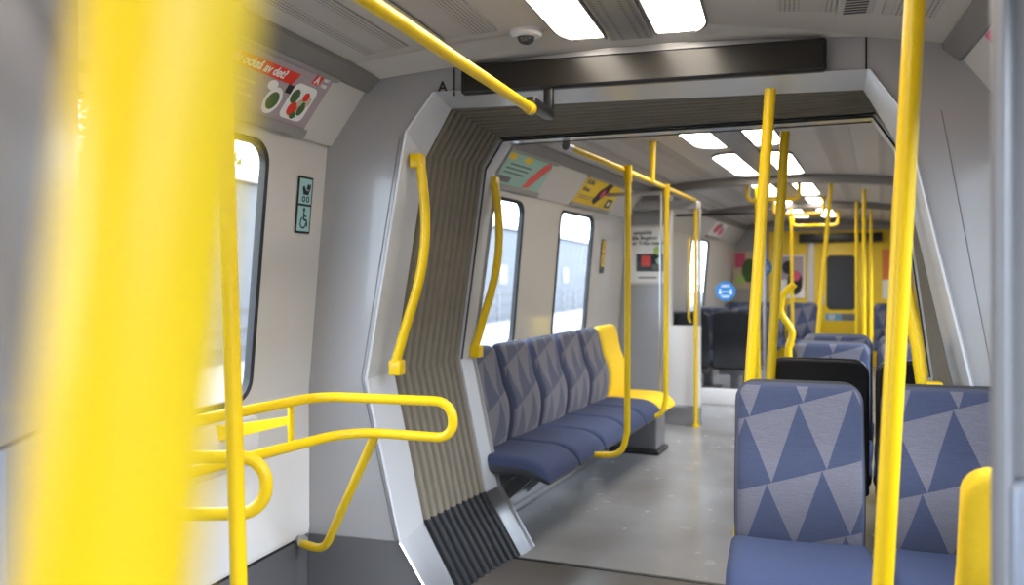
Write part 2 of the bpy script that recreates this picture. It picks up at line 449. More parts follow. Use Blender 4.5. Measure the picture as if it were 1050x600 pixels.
# ceiling panels (perforated), both sides of the lamps
def ceil_panel(s_, a0, a1, y0, y1, m, name, parent=None, th=.006):
    c = C1 if s_ == 1 else C2
    mb = MB(); n = 6
    xs = [a0 + (a1 - a0) * k / n for k in range(n + 1)]
    r = lambda z: [[sec(s_, (c + x, y, ceil_z(x) - z)) for x in xs] for y in (y0, y1)]
    mb.strip(r(th), 0)
    mb.strip([[sec(s_, (c + x, y0, ceil_z(x) + .004)) for x in xs], [sec(s_, (c + x, y0, ceil_z(x) - th)) for x in xs]])
    mb.strip([[sec(s_, (c + x, y1, ceil_z(x) + .004)) for x in xs], [sec(s_, (c + x, y1, ceil_z(x) - th)) for x in xs]])
    for x in (a0, a1): mb.strip([[sec(s_, (c + x, y, ceil_z(x) + .004)) for y in (y0, y1)], [sec(s_, (c + x, y, ceil_z(x) - th)) for y in (y0, y1)]])
    return mb.build(name, m, parent, recalc=False)
tn = 10
def ctrim(*a):
    global tn; tn += 1
    tag(ceil_panel(*a, 'trim_%d' % tn), kind='structure')
for s_, ya, yb in ((1, -2.9, 3.08), (2, 4.7, 8.05), (2, 8.5, 14.6)):
    for sg in (-1, 1):
        a = sorted((sg * .50, sg * .70)); ctrim(s_, a[0], a[1], ya, yb, PERF)
        a = sorted((sg * .86, sg * 1.04)); ctrim(s_, a[0], a[1], ya, yb, PERF)

# ventilation slots
def slot_vent(s_, sg, y0, y1, label):
    c = C1 if s_ == 1 else C2
    yc = (y0 + y1) / 2; xc = c + sg * .765
    t = thing('ceiling_vent', label, 'vent', (xc, yc, ceil_z(.765)), s=s_)
    mb = MB(); mb.box(-.055, .055, -(y1 - y0) / 2, (y1 - y0) / 2, -.012, -.002, .003)
    mb.build('vent_plate', CEILM, t)
    sl = MB(); n = int((y1 - y0) / .028)
    for k in range(n):
        y = -(y1 - y0) / 2 + .02 + k * .028
        sl.box(-.035, .035, y, y + .013, -.0135, -.011)
    sl.build('slots', BLACK, t)
slot_vent(1, -1, 2.1, 3.08, 'slotted grey ceiling vent above the pram space, beside the long yellow ceiling rail')
slot_vent(1, 1, 2.3, 3.08, 'slotted grey ceiling vent above the two blue seats, right of the lamps')

# lamps: an outer-rounded warm diffuser in a dark rim with a perforated centre strip between each two
def lamp(s_, sg, y0, y1, label):
    c = C1 - .045 if s_ == 1 else C2 - .02
    yc = (y0 + y1) / 2; a, b = .09, (.265 if s_ == 1 and sg < 0 else .295)
    t = thing('ceiling_lamp', label, 'lamp', (c, yc, 2.30), s=s_)
    h = (y1 - y0) / 2
    def outline(i):
        pts = [(a + i, -h + i), (a + i, h - i)]
        for k in range(9):                 # rounded outer corners
            u = PI / 2 * k / 8; pts.append((b - i - .14 + .14 * math.sin(u), h - i - .20 + .20 * math.cos(u)))
        for k in range(9):
            u = PI / 2 * k / 8; pts.append((b - i - .14 + .14 * math.cos(u), -h + i + .20 - .20 * math.sin(u)))
        return [(sg * x, y) for x, y in pts]
    o1, o2 = outline(0), outline(.008)
    zt = lambda x, d: ceil_z(x) - 2.30 - d
    def cap(pts, d, tri=True):
        return [(x, y, zt(x, d)) for x, y in pts]
    rim = MB(); n = len(o1)
    rim.strip([cap(o1, -.01), cap(o1, .016), cap(o2, .018), cap(o2, .0)], 0, close=True)
    rim.build('lamp_rim', GREYD, t, recalc=False)
    d = MB(); nx = 6
    # diffuser: bulging slightly, built as rings shrinking to the centre line
    cen = ((a + b) / 2 * sg, 0)
    rings = []
    for j in range(6):
        f = 1 - j / 6
        rings.append([(cen[0] + (x - cen[0]) * f, y * f if j else y, zt(x, .012 + .014 * (1 - f * f))) for x, y in o2])
    d.strip(rings, 0, close=True); d.add(rings[-1], [tuple(range(n))])
    d.build('diffuser', LAMP, t, recalc=False)
    return t
LP = [(1, 1.78, 3.36, 'over the pram space'), (1, .1, 1.66, 'above the photographer'), (1, -1.6, -.05, 'behind the photographer'),
      (2, 4.75, 6.27, 'just beyond the gangway'), (2, 6.58, 8.08, 'over the side bench, second row past the gangway'),
      (2, 8.75, 10.2, 'beyond the grey ceiling beam by the doors'), (2, 10.5, 12.0, 'over the far seat rows'), (2, 12.3, 13.9, 'last before the yellow end wall')]
for s_, y0, y1, wh in LP:
    lamp(s_, -1, y0, y1, 'ceiling lamp %s, left of its pair' % wh)
    lamp(s_, 1, y0, y1, 'ceiling lamp %s, right of its pair' % wh)
for s_, ya, yb in ((1, -2.9, 3.36), (2, 4.7, 8.1), (2, 8.7, 14.0)):
    dx_ = -.045 if s_ == 1 else -.02
    global_strip = ceil_panel(s_, -.08 + dx_, .08 + dx_, ya, yb, mat('lamp_strip_metal', (.42, .41, .40), .35, metal=.5), 'trim_%d' % (tn + 1), th=.02)
    tn += 1; tag(global_strip, kind='structure')
    pb = MB(); c = C1 - .045 if s_ == 1 else C2 - .02
    y = ya + .05
    while y < yb - .02:
        for k in range(5):
            if (k == 2): continue
            x = -.062 + k * .031
            v = [sec(s_, (c + x - .006, y, ceil_z(0) - .0213)), sec(s_, (c + x + .006, y, ceil_z(0) - .0213)), sec(s_, (c + x + .006, y + .006, ceil_z(0) - .0213)), sec(s_, (c + x - .006, y + .006, ceil_z(0) - .0213))]
            pb.add(v, [(0, 1, 2, 3)])
        y += .024 if s_ == 1 else .05
    tag(pb.build('perforation', BLACK, global_strip, recalc=False))

# camera dome
cd = thing('camera_dome', 'small round security camera dome on the white ceiling end beside the lamps', 'camera', (-.905, 3.14, ceil_z(.41) - .004))
def lathe(mb, prof, seg=28, mi=0):
    rows = [[(r * math.cos(2 * PI * k / seg), r * math.sin(2 * PI * k / seg), z) for k in range(seg)] for r, z in prof]
    mb.strip(rows, mi, close=True); return mb
lathe(MB(), [(.062, .01), (.062, -.008), (.055, -.018), (.036, -.022), (.034, -.018)]).build('dome_ring', WHITE, cd)
lathe(MB(), [(.034, -.014)] + [(.034 * math.cos(a), -.018 - .03 * math.sin(a)) for a in [PI / 2 * k / 6 for k in range(7)][:-1]] + [(.0005, -.048)]).build('lens_dome', mat('dome_tint', (.02, .02, .022), .08, coat=1), cd)

# transverse ceiling beams in the second section
for i, (yb_, n_) in enumerate(((8.2, 'trim_4'), (11.2, 'trim_5'), (14.6, 'trim_6'))):
    mb = MB(); xs = [-1.13 + 2.26 * k / 16 for k in range(17)]
    poly = [(C2 + x, ceil_z(x) + .01) for x in xs] + [(C2 + x, ceil_z(x) - .075) for x in xs[::-1]]
    mb.prism(poly, 'y', yb_, yb_ + .14); mb.xf(rot2)
    tag(mb.build(n_, [GREYD]), kind='structure')

# ------------------------------------------------------------------ portal + gangway
OUT = [(.0, 2.15), (.885, 2.15), (1.01, 1.99), (1.192, .95), (1.034, .27), (.86, 0.0)]
INN = [(.0, 2.118), (.875, 2.118), (.995, 1.91), (1.15, .965), (1.005, .30), (.84, 0.0)]
INF = [(.0, 2.068), (.87, 2.068), (.965, 1.93), (1.10, .965), (.955, .30), (.765, 0.0)]
def full(c, k=.965):                        # left floor -> over the top -> right floor
    return [(-a, z) for a, z in c[:0:-1]] + [(a * k, z) for a, z in c[1:]]
def outer_profile():
    L = [(1.465, 0), (1.465, .9), COVE0, COVE1, (1.18, 2.30)] + [(x, ceil_z(x) + .045) for x in (1.0, .9, .6, .3)]
    return [(-a, z) for a, z in L] + [(0, ceil_z(0))] + [(a, z) for a, z in L[::-1]]
def bulkhead(s_, y, inner, name, thick, m):
    c = C1 if s_ == 1 else C2
    A = outer_profile(); B = full(inner)
    # pair each outer point with an inner one
    pairs = []
    idx = [0, 1, 3, 3, 4, 4, 4, 4, 4, 4, 4, 4, 4, 4, 4, 4, 4]
    from mathutils.geometry import tessellate_polygon
    loop = [(x, z) for x, z in A] + [(x, z) for x, z in B[::-1]]
    tris = tessellate_polygon([[Vector((x, z, 0)) for x, z in loop]]); n = len(loop)
    mb = MB()
    v = [sec(s_, (c + x, yy, z)) for yy in (y, y + thick) for x, z in loop]
    mb.add(v, [tuple(q) for q in tris] + [tuple(n + k for k in q[::-1]) for q in tris] + [(k, (k + 1) % n, n + (k + 1) % n, n + k) for k in range(n)])
    return mb.build(name, m)
p1 = tag(bulkhead(1, Y_PORT, OUT, 'wall_portal', .05, GREY), kind='structure')
p2 = tag(bulkhead(2, 4.16, INF, 'wall_portal.001', .04, GREY), kind='structure')
# reveals (frame surrounds)
def ring_strip(s_, specs, pts_from, name, m, parent, seg_rng):
    c = C1 if s_ == 1 else C2
    mb = MB()
    rows = []
    for (prof, y, dx) in specs:
        P = full(prof)
        rows.append([sec(s_, (c + (x + dx * (1 if x > 0 else -1)), y, z)) for x, z in P[seg_rng[0]:seg_rng[1]]])
    mb.strip(rows, 0)
    return mb.build(name, m, parent, recalc=False, angle=.3)
nP = len(full(OUT))
ring_strip(1, [(OUT, 3.385, .004), (OUT, 3.375, -.004), (OUT, 3.38, -.012), (INN, 3.55, 0.0), (INN, 3.58, .0), (INN, 3.58, .06)], 0, 'frame_reveal', ALU, p1, (1, nP - 1))
for a, b in ((0, 2), (nP - 2, nP)):
    ring_strip(1, [(OUT, 3.385, .004), (OUT, 3.372, -.004), (OUT, 3.378, -.010), (INN, 3.55, 0.0), (INN, 3.58, .0), (INN, 3.58, .06)], 0, 'kick_plate', STEEL, p1, (a, b))
FARB = [(a + (.006 if a else 0), z + (.006 if z > 1 else 0)) for a, z in INF]
ring_strip(2, [(FARB, 4.04, .03), (FARB, 4.04, 0), (INF, 4.06, .006), (INF, 4.08, 0), (INF, 4.205, 0.0), (INF, 4.205, .05)], 0, 'frame_reveal', ALU, p2, (1, nP - 1))
for a, b in ((0, 2), (nP - 2, nP)):
    ring_strip(2, [(FARB, 4.04, .03), (FARB, 4.035, 0), (INF, 4.055, .006), (INF, 4.075, 0), (INF, 4.21, 0.0), (INF, 4.21, .05)], 0, 'kick_plate', STEEL, p2, (a, b))
mb = MB(); mb.tube([rot2((C2 + x, 4.045, z)) for x, z in full([(a + .004, z) for a, z in INF])[2:-2]], .0055, 6)
mb.build('rubber_seal', RUB, p2)
# stainless lower face panels on the near bulkhead and the dark seams
for sg in (-1, 1):
    mb = MB(); pts = [(1.462, .004), (1.462, .272), (1.040, .272), (.866, .004)]
    mb.prism([(C1 + sg * a, z) for a, z in pts], 'y', 3.381, 3.392)
    mb.build('kick_panel', STEELD, p1)
    mb = MB(); mb.tube([(C1 + sg * 1.055, 3.389, .27), (C1 + sg * 1.212, 3.389, .95), (C1 + sg * 1.035, 3.389, 1.97)], .0018, 6)
    mb.build('seam', GREYD, p1)
mb = MB()
for sg in (-1, 1): mb.box(C1 + sg * .79 - .003, C1 + sg * .79 + .003, 3.386, 3.392, 2.13, ceil_z(.79) - .012)
mb.build('seam', RUB, p1)
# letter A on the bulkhead
sh = Sheet((C1 - .862, 3.3885, 2.150), (1, 0, 0), (0, 0, 1))
sh.text('letter_a', 'A', 0, 0, .062, .0, SBLACK, p1)

# gangway bellows: accordion rings between both frames
def resample(P, step=.055):
    out = [Vector(P[0])]
    for a, b in zip(P[:-1], P[1:]):
        a, b = Vector(a), Vector(b); n = max(1, int((b - a).length / step))
        for k in range(1, n + 1): out.append(a + (b - a) * k / n)
    return out
def bellows():
    A = full([(a + .015, z + (.012 if z > 1 else 0)) for a, z in INN]); B = full([(a + .012, z + (.012 if z > 1 else 0)) for a, z in INF])
    nf = 11; n = nf * 12
    kick = MB(); cloth = MB()
    rowsA = []
    for i in range(n + 1):
        t = i / n
        ph = (t * nf) % 1
        w = .085 * max(0, (abs(2 * ph - 1) - .55) / .45) ** 1.3 + .014 * (2 * ph - 1) ** 2      # narrow grooves, rounded folds
        # thin pleats proud, deep grooves between
        row = []
        for (xa, za), (xb, zb) in zip(A, B):
            ax, az = xa + (w if xa > 0 else -w), za + (w if za > 1.5 else 0)
            bx, bz = xb + (w if xb > 0 else -w), zb + (w if zb > 1.5 else 0)
            p = Vector((C1 + ax, 3.565, az)); q = Vector(rot2((C2 + bx, 4.05, bz)))
            row.append(p + (q - p) * t)
        rowsA.append(row)
    m = len(rowsA[0])
    cloth.strip([[tuple(p) for p in r[1:m - 1]] for r in rowsA])
    t = tag(bpy.data.objects.new('gangway_bellows', None), 'ribbed folding gangway bellows between the two grey portals, beige cloth over black rubber', 'gangway bellows')
    COL.objects.link(t); t.location = (C1, 3.6, 0)
    rr = rel((C1, 3.6, 0))
    cloth.xf(rr).build('bellows_cloth', BELL, t, recalc=False, angle=.5)
    for sl, nm in ((slice(0, 2), 'a'), (slice(m - 2, m), 'b')):
        kb = MB(); kb.strip([[tuple(p) for p in r[sl]] for r in rowsA]); kb.xf(rr).build('bellows_skirt', BELLD, t, recalc=False, angle=.5)
    # light-tight sleeve behind
    sl = MB(); rows = []
    for tt in (0, 1):
        row = []
        for (xa, za), (xb, zb) in zip(A, B):
            e = .075
            p = Vector((C1 + xa + (e if xa > 0 else -e), 3.44, za + (e if za > 1.5 else -.03 if za < .1 else 0))); q = Vector(rot2((C2 + xb + (e if xb > 0 else -e), 4.16, zb + (e if zb > 1.5 else -.03 if zb < .1 else 0))))
            row.append(tuple(p if tt == 0 else q))
        rows.append(row)
    sl.strip(rows, close=True); sl.xf(rr).build('outer_sleeve', RUB, t, recalc=False)
bellows()

# display box over the portal
dt = thing('destination_display', 'long black glossy passenger display over the gangway opening', 'display', (C1 - .045, 3.39, 2.12))
MB().box(-.70, .70, -.05, -.002, .005, .125, .012).build('display_housing', BLACK, dt)
MB().box(-.685, .685, -.054, -.049, .016, .114).build('display_screen', DISP, dt)

# ------------------------------------------------------------------ tubes and rails
def pole(name, label, cat, pts, r, s=1, group=None, fil=0, flanges=(), m=None):
    o = Vector(pts[0]); t = thing(name, label, cat, tuple(o), s=s, group=group)
    rr = rel(o)
    MB().tube([rr(p) for p in pts], r, 18, fil).build('tube', m or YEL, t)
    for (p, q, rad) in flanges:
        MB().tube([rr(p), rr(q)], rad, 18).build('flange', YEL, t)
    return t
def flg(p, d, r=.03, l=.03):
    p = Vector(p); d = Vector(d).normalized(); return (tuple(p), tuple(p + d * l), r)

def ext(p, q, z):                          # extend a line to height z
    p, q = Vector(p), Vector(q); return tuple(p + (q - p) * ((z - p.z) / (q.z - p.z)))
a, b = (-.1365, .1732, 1.4447), (-.149, .1667, 1.308)
pole('grab_pole', 'thick blurred yellow grab pole right in front of the lens, left side', 'pole', [ext(a, b, 0), ext(a, b, 2.30)], .0200)
a, b = (-1.121, 1.644, .715), (-1.155, 1.634, 1.98)
pole('grab_pole', 'slim yellow pole beside the pram space, crossing the hoop rails', 'pole', [ext(a, b, 0), ext(a, b, 2.26)], .018)
a, b = (.201, 1.944, .75), (.264, 1.963, 1.95)
pole('grab_pole', 'leaning yellow pole in front of the two blue seats', 'pole', [ext(a, b, 0), ext(a, b, 2.27)], .0205)
a, b = (-.035, 3.44, 2.10), (-.11, 3.45, .995)
pole('grab_pole', 'leaning yellow pole rising behind the left corner of the front blue seat', 'pole', [ext(a, b, 0), ext(a, b, 2.09)], .0215)
a, b = (-.411, 4.25, 2.05), (-.476, 4.25, .901)
pole('grab_pole', 'olive-shaded yellow pole at the far end of the gangway', 'pole', [ext(a, b, 0), ext(a, b, 2.06)], .0215, s=2)

# ceiling rail of the first section
t = thing('ceiling_rail', 'long yellow ceiling rail running up to the gangway portal', 'handrail', (-.895, -1, 2.0))
MB().tube([(0, 0, 0), (0.02, 4.08, 0)], .0185, 18).build('tube', YEL, t)
MB().box(.0, .04, 4.09, 4.375, .005, .045, .008).build('bracket', BLACK, t)
MB().box(.0, .04, 4.345, 4.375, .04, .13, .008).build('bracket', BLACK, t)
for y in (.4, 2.2): MB().tube([(0, y, 0), (0, y, .27)], .014, 14).build('bracket', YEL, t)
MB().tube([(.02, 4.06, 0), (.02, 4.10, 0)], .023, 18).build('end_cap', YEL, t)

# curved handles on both portals
def portal_handle(s_, sg, Y, label):
    c = C1 if s_ == 1 else C2
    top = Vector((c + sg * 1.0, Y + .02, 1.875)); org = tuple(top)
    t = thing('portal_handle', label, 'handle', org, s=s_); rr = rel(org)
    pts = []
    for k in range(13):
        u = k / 12; z = 1.86 - .84 * u
        off = (.958 if sg < 0 or s_ == 2 else .985) - .03 * math.sin(PI * min(1, u * 1.25)) + (.115 if sg < 0 or s_ == 2 else .045) * u ** 2.6
        pts.append((c + sg * off, Y - .01, z))
    MB().tube([rr(p) for p in pts], .021, 16).build('grip', YEL, t)
    b = MB(); b.box(-.028, .028, -.03, .03, -.03, .03, .008)
    b.xf(lambda p: rr((c + sg * (.975 if sg < 0 or s_ == 2 else 1.0) + p[0], Y + p[1], 1.875 + p[2]))).build('mount', YEL, t)
    b = MB(); b.box(-.028, .028, -.03, .03, -.035, .03, .008)
    b.xf(lambda p: rr((c + sg * (1.07) + p[0], Y + p[1], 1.00 + p[2]))).build('mount', YEL, t)
portal_handle(1, -1, 3.44, 'curved yellow handle on the near portal, left side')
portal_handle(1, 1, 3.44, 'curved yellow handle on the near portal, behind the right blue seat')
portal_handle(2, -1, 4.15, 'curved yellow handle on the far portal, between bellows and bench')
portal_handle(2, 1, 4.15, 'curved yellow handle on the far portal, half hidden by the leaning pole')

# pram space hoop rails
t = thing('hoop_rail', 'long double yellow hoop rail bending out in front of the bellows', 'handrail', (-1.95, 2.9, 0)); rr = rel((-1.95, 2.9, 0))
top = [(-1.79, 1.45, .95), (-1.60, 2.845, .95), (-1.105, 2.885, .945), (-1.095, 2.89, .815), (-1.50, 2.895, .82), (-1.80, 1.50, .80)]
P = [Vector(p) for p in top]
P1 = fillet(P, .062)
P1 = []
for i, p in enumerate(top): pass
pts = [Vector(top[0])] 
def arc_corner(a, b, c, R): return fillet([Vector(a), Vector(b), Vector(c)], R)[1:-1]
pts += arc_corner(top[0], top[1], top[2], .12) + arc_corner(top[1], top[2], top[3], .062) + arc_corner(top[2], top[3], top[4], .062) + arc_corner(top[3], top[4], top[5], .18) + [Vector(top[5])]
MB().tube([rr(p) for p in pts], .0175, 16).build('hoop', YEL, t)
MB().tube([rr(p) for p in ((-1.40, 2.893, .815), (-1.79, 3.22, .262), (-1.95, 3.30, .255))], .0175, 16, .16).build('support_strut', YEL, t)
MB().tube([rr(p) for p in ((-1.93, 3.29, .266), (-1.963, 3.306, .26))], .026, 16).build('foot_flange', STEEL, t)
MB().box(-.006, .006, -.014, .014, -.075, .075, .004).xf(lambda p: rr((-1.632 + p[0], 2.70 + p[1], .88 + p[2]))).build('link_plate', YEL, t)
MB().box(-.006, .006, -.014, .014, -.075, .075, .004).xf(lambda p: rr((-1.70 + p[0], 2.22 + p[1], .88 + p[2]))).build('link_plate', YEL, t)
ar = MB(); ar.prism([(-1.64, .895), (-1.64, .868), (-1.90, .80), (-1.962, .785), (-1.962, .85), (-1.90, .85)], 'y', 2.695, 2.725)
ar.xf(rr).build('wall_bracket', YEL, t)
MB().box(-1.968, -1.952, 2.66, 2.76, .755, .89, .004).xf(rr).build('bracket_plate', STEEL, t)
t = thing('hoop_rail', 'short yellow hoop rail reaching out from behind the thick blurred pole', 'handrail', (-1.96, 1.8, 0)); rr = rel((-1.96, 1.8, 0))
MB().tube([rr(p) for p in ((-1.96, 1.80, .907), (-1.30, 2.03, .907), (-1.30, 2.03, .757), (-1.96, 1.80, .757))], .0175, 16, .070).build('hoop', YEL, t)
for z in (.907, .757): MB().tube([rr((-1.965, 1.798, z)), rr((-1.94, 1.807, z))], .03, 16).build('flange', STEEL, t)

# bench rail with posts (second section)
def R(y): return (-1.34 - .0746 * (y - 4.93), y, 2.0 + .03 * max(0, y - 4.93))
t = thing('bench_rail', 'yellow overhead rail running above the front edge of the side bench', 'handrail', (-1.34, 4.93, 2.0), s=2); rr = rel((-1.34, 4.93, 2.0))
MB().tube([rr(p) for p in ((-1.47, 4.24, 2.05), (-1.36, 4.80, 2.0), R(8.16))], .0175, 16, .3).build('tube', YEL, t)
MB().tube([rr((-1.475, 4.215, 2.052)), rr((-1.466, 4.26, 2.048))], .024, 16).build('end_bracket', STEEL, t)
MB().tube([rr(R(5.75)), rr((R(5.75)[0], 5.75, 2.10)), rr((R(5.75)[0], 5.75, 2.29))], [.0165, .0165, .026], 16).build('ceiling_post', YEL, t)
MB().tube([rr((R(4.90)[0], 4.90, 1.93)), rr((R(4.90)[0], 4.90, 2.025))], .024, 16).build('collar', YEL, t)
MB().tube([rr((R(6.36)[0], 6.36, 1.97)), rr((R(6.36)[0], 6.36, 2.065))], .024, 16).build('collar', YEL, t)
for y, lab in ((4.90, 'nearer yellow bench post curling in under the blue seats'), (6.36, 'farther yellow bench post curling in under the seat beside the yellow one')):
    x = R(y)[0]
    pole('bench_post', lab, 'pole', [(x, y, R(y)[2] - .06), (x - .005, y, .50), (x - .03, y - .02, .365), (x - .27, y - .03, .35)], .0175, s=2, fil=.10)
x = R(8.15)[0]
pole('bench_post', 'straight yellow pole at the edge of the white door panel', 'pole', [(x, 8.15, .0), (x, 8.15, R(8.15)[2])], .0175, s=2, flanges=[flg((x, 8.15, 0), (0, 0, 1), .035, .02)])

# ------------------------------------------------------------------ seats
def pillow(path, width, nu=18, prof=None, ex=3.4):
    """cushion swept along path [(y,z,thickness)], path gives the middle line; superellipse section across"""
    pass
def backrest(W=.43, z0=.43, z1=1.0, th=.075, rc=.055, fy=None, cs=None):
    """upholstered back: rounded top corners, soft edges, front follows fy(z)"""
    mb = MB(); nu, nv = 22, 26
    def half(z):
        d = z1 - z
        h = W / 2
        if d < rc: h -= rc - math.sqrt(max(0, rc * rc - (rc - d) ** 2))
        d0 = z - z0
        if d0 < .02: h -= .02 - math.sqrt(max(0, .0004 - (.02 - d0) ** 2))
        return h
    zs = [z0 + (z1 - z0) * (.5 - .5 * math.cos(PI * j / nv)) for j in range(nv + 1)]
    us = [-math.cos(PI * i / nu) for i in range(nu + 1)]
    def y_off(u, z, face):
        e = (1 - abs(u) ** 16) ** .45 if abs(u) < 1 else 0
        d = min(z1 - z, z - z0)
        ev = min(1, (1 - max(0, 1 - d / .03) ** 2.2)) ** .5
        return face * th / 2 * e * ev
    fr = [[(u * half(z), fy(z) - th / 2 + y_off(u, z, 1), z) for u in us] for z in zs]
    bk = [[(u * half(z), fy(z) - th / 2 + y_off(u, z, -1), z) for u in us] for z in zs]
    mb.strip(fr, 0); mb.strip(bk, 1)
    # front faces near the border use the plain edge cloth
    k = 0
    for j in range(nv):
        for i in range(nu):
            if i < 2 or i >= nu - 2 or j >= nv - 2: mb.m[k] = 1
            k += 1
    return mb
def fy_bench(z):
    u = (z - .43) / .57
    return .035 + .03 * math.sin(PI * min(1, u * 1.6)) * (u < .625) - .085 * max(0, u - .45) ** 1.2 * 1.6
def cushion(W=.47, y0=.0, y1=.46, zt=.465, th=.105):
    mb = MB(); nu, nv = 18, 22
    us = [-math.cos(PI * i / nu) for i in range(nu + 1)]
    vs = [.5 - .5 * math.cos(PI * j / nv) for j in range(nv + 1)]
    def P(u, v, f):
        y = y0 + (y1 - y0) * v
        droop = .055 * max(0, (v - .62) / .38) ** 2.2
        mid = zt - th / 2 - droop + .012 * (abs(u) ** 3) * (1 - v) 
        e = (1 - abs(u) ** 14) ** .4 if abs(u) < 1 else 0
        ev = (1 - abs(2 * v - 1) ** 8) ** .4 if 0 < v < 1 else 0
        hw = W / 2 * (1 - .10 * max(0, v - .6) ** 2 * 4 * .6)
        t_ = th / 2 * (1 if f > 0 else 1 - .15 * v)
        return (u * hw, y, mid + f * t_ * min(e, 1) * min(ev, 1))
    mb.strip([[P(u, v, 1) for u in us] for v in vs], 0)
    mb.strip([[P(u, v, -1) for u in us] for v in vs], 1)
    return mb

def make_seat(label, kind, group=None, bench=False):
    t = thing('train_seat', label, 'seat', group=group)
    fab = {'blue': [FAB, FABE], 'yellow': [FABY, FABY], 'black': [FAB, SHELL]}[kind]
    cu = {'blue': [FABP, SHELL], 'yellow': [FABY, SHELL], 'black': [FABP, SHELL]}[kind]
    backrest(W=.43 if not bench else .435, fy=fy_bench).build('backrest', fab, t, angle=1.0)
    cushion(W=.465 if not bench else .485).build('seat_cushion', cu, t, angle=1.0)
    sh_ = backrest(W=.445 if not bench else .435, z0=.36, z1=1.005 if not bench else .96, th=.03, rc=.075, fy=lambda z: fy_bench(z) - .07)
    sh_.build('back_shell', [BLACK if kind == 'black' else FABY if kind == 'yellow' else SHELL] * 2, t, angle=1.0)
    if not bench:
        p = MB(); p.box(-.17, .17, .05, .33, .29, .365, .01); p.box(-.05, .05, .12, .24, .03, .30, .01); p.box(-.15, .15, .04, .34, 0, .035, .008)
        p.build('pedestal', STEELD, t)
    return t

# two seats before the portal, facing the camera (local +y turned to -Y)
seat = make_seat('blue patterned seat facing the camera, nearest the aisle', 'blue')
place(seat, (.062, 3.262, 0), PI, 1)
s2 = copy_tree(seat); place(s2, (.56, 3.262, 0), PI, 1)
s2['label'] = 'blue patterned seat facing the camera behind the leaning pole, beside the wall'
# yellow priority seats seen from behind, nearest right
ys = make_seat('yellow priority seat seen edge-on beside the steel screen post', 'yellow')
place(ys, (.565, 2.03, 0), 0, 1)

# section 2, right: rows
def rowpair(src, y, rz, la, lb, x0=-.272):
    a_ = copy_tree(src); place(a_, (x0, y, 0), rz, 2); a_['label'] = la
    if lb: b_ = copy_tree(src); place(b_, (x0 + .47, y, 0), rz, 2); b_['label'] = lb
bs = make_seat('black-backed seat beyond the gangway, turned away, nearest the aisle', 'black')
place(bs, (-.272, 4.47, 0), 0, 2)
b2 = copy_tree(bs); place(b2, (.198, 4.47, 0), 0, 2); b2['label'] = 'black-backed seat beyond the gangway, turned away, by the right wall'
rowpair(seat, 5.42, PI, 'blue patterned seat facing the black-backed one, aisle side, with curved yellow grip', 'blue patterned seat facing the black-backed one, by the right wall')
rowpair(seat, 6.15, PI, 'blue patterned seat in the third row past the gangway, aisle side', 'blue patterned seat in the third row past the gangway, wall side')
rowpair(seat, 13.9, PI, 'blue patterned seat against the end wall right of the yellow door, beside the right wall', None, x0=.12)
for k, xx in enumerate((-1.10, -1.57, -2.04)):
    a_ = copy_tree(seat); place(a_, (xx, 13.9, 0), PI, 2)
    a_['label'] = 'blue patterned seat left of the yellow end door, ' + ('nearest the door', 'middle of three', 'beside the left wall')[k]
# seats behind the glass screen, left
for k, xx in enumerate((-1.52, -2.0)):
    a_ = copy_tree(bs); place(a_, (xx, 9.98, 0), 0, 2)
    a_['label'] = 'black-backed seat behind the glass screen with the blue sticker, ' + ('aisle side', 'window side')[k]
    a_ = copy_tree(seat); place(a_, (xx, 11.3, 0), PI, 2)
    a_['label'] = 'blue patterned seat facing the glass screen area, ' + ('aisle side', 'window side')[k]

# side bench: five blue and one yellow, facing the aisle
bench = make_seat('blue bench seat nearest the bellows, partly hidden by the far portal', 'blue', group='seats of the side bench', bench=True)
place(bench, (-1.985, 4.345, 0), -PI / 2, 2)
for k in range(1, 5):
    a_ = copy_tree(bench); place(a_, (-1.985, 4.345 + .49 * k, 0), -PI / 2, 2)
    a_['label'] = ['', 'second blue bench seat counted from the bellows', 'blue bench seat in the middle of the bench, behind the nearer curled post',
                   'blue bench seat two away from the yellow one', 'blue bench seat directly beside the yellow one'][k]
yb = make_seat('yellow priority seat at the far end of the side bench', 'yellow', group='seats of the side bench', bench=True)
place(yb, (-1.985, 4.345 + .49 * 5, 0), -PI / 2, 2)
# bench underframe
t = thing('bench_support', 'grey metal frame with slanting struts carrying the side bench', 'bench frame', (-2.1, 4.3, 0), s=2); rr = rel((-2.1, 4.3, 0))
MB().box(-2.10, -1.98, 4.25, 6.69, 0.0, .045, .006).xf(rr).build('floor_rail', STEEL, t)
MB().box(-2.03, -1.97, 4.25, 6.69, .045, .11, .006).xf(rr).build('side_rail', STEEL, t)
MB().box(-2.15, -2.08, 4.25, 6.69, .30, .36, .006).xf(rr).build('rear_beam', STEELD, t)
for y in (4.45, 4.93, 5.42, 5.91, 6.40):
    MB().prism([(-2.02, .09), (-1.96, .09), (-1.70, .33), (-1.70, .365), (-1.78, .365)], 'y', y - .02, y + .02).xf(rr).build('strut', STEEL, t)
t = thing('bench_pedestal', 'dark steel pedestal on a black foot under the yellow bench end', 'pedestal', (-1.8, 6.9, 0), s=2); rr = rel((-1.8, 6.9, 0))
MB().box(-2.05, -1.61, 6.73, 7.02, .035, .355, .012).xf(rr).build('body', STEELD, t)
MB().box(-2.07, -1.585, 6.71, 7.04, 0, .036, .012).xf(rr).build('foot', RUB, t)

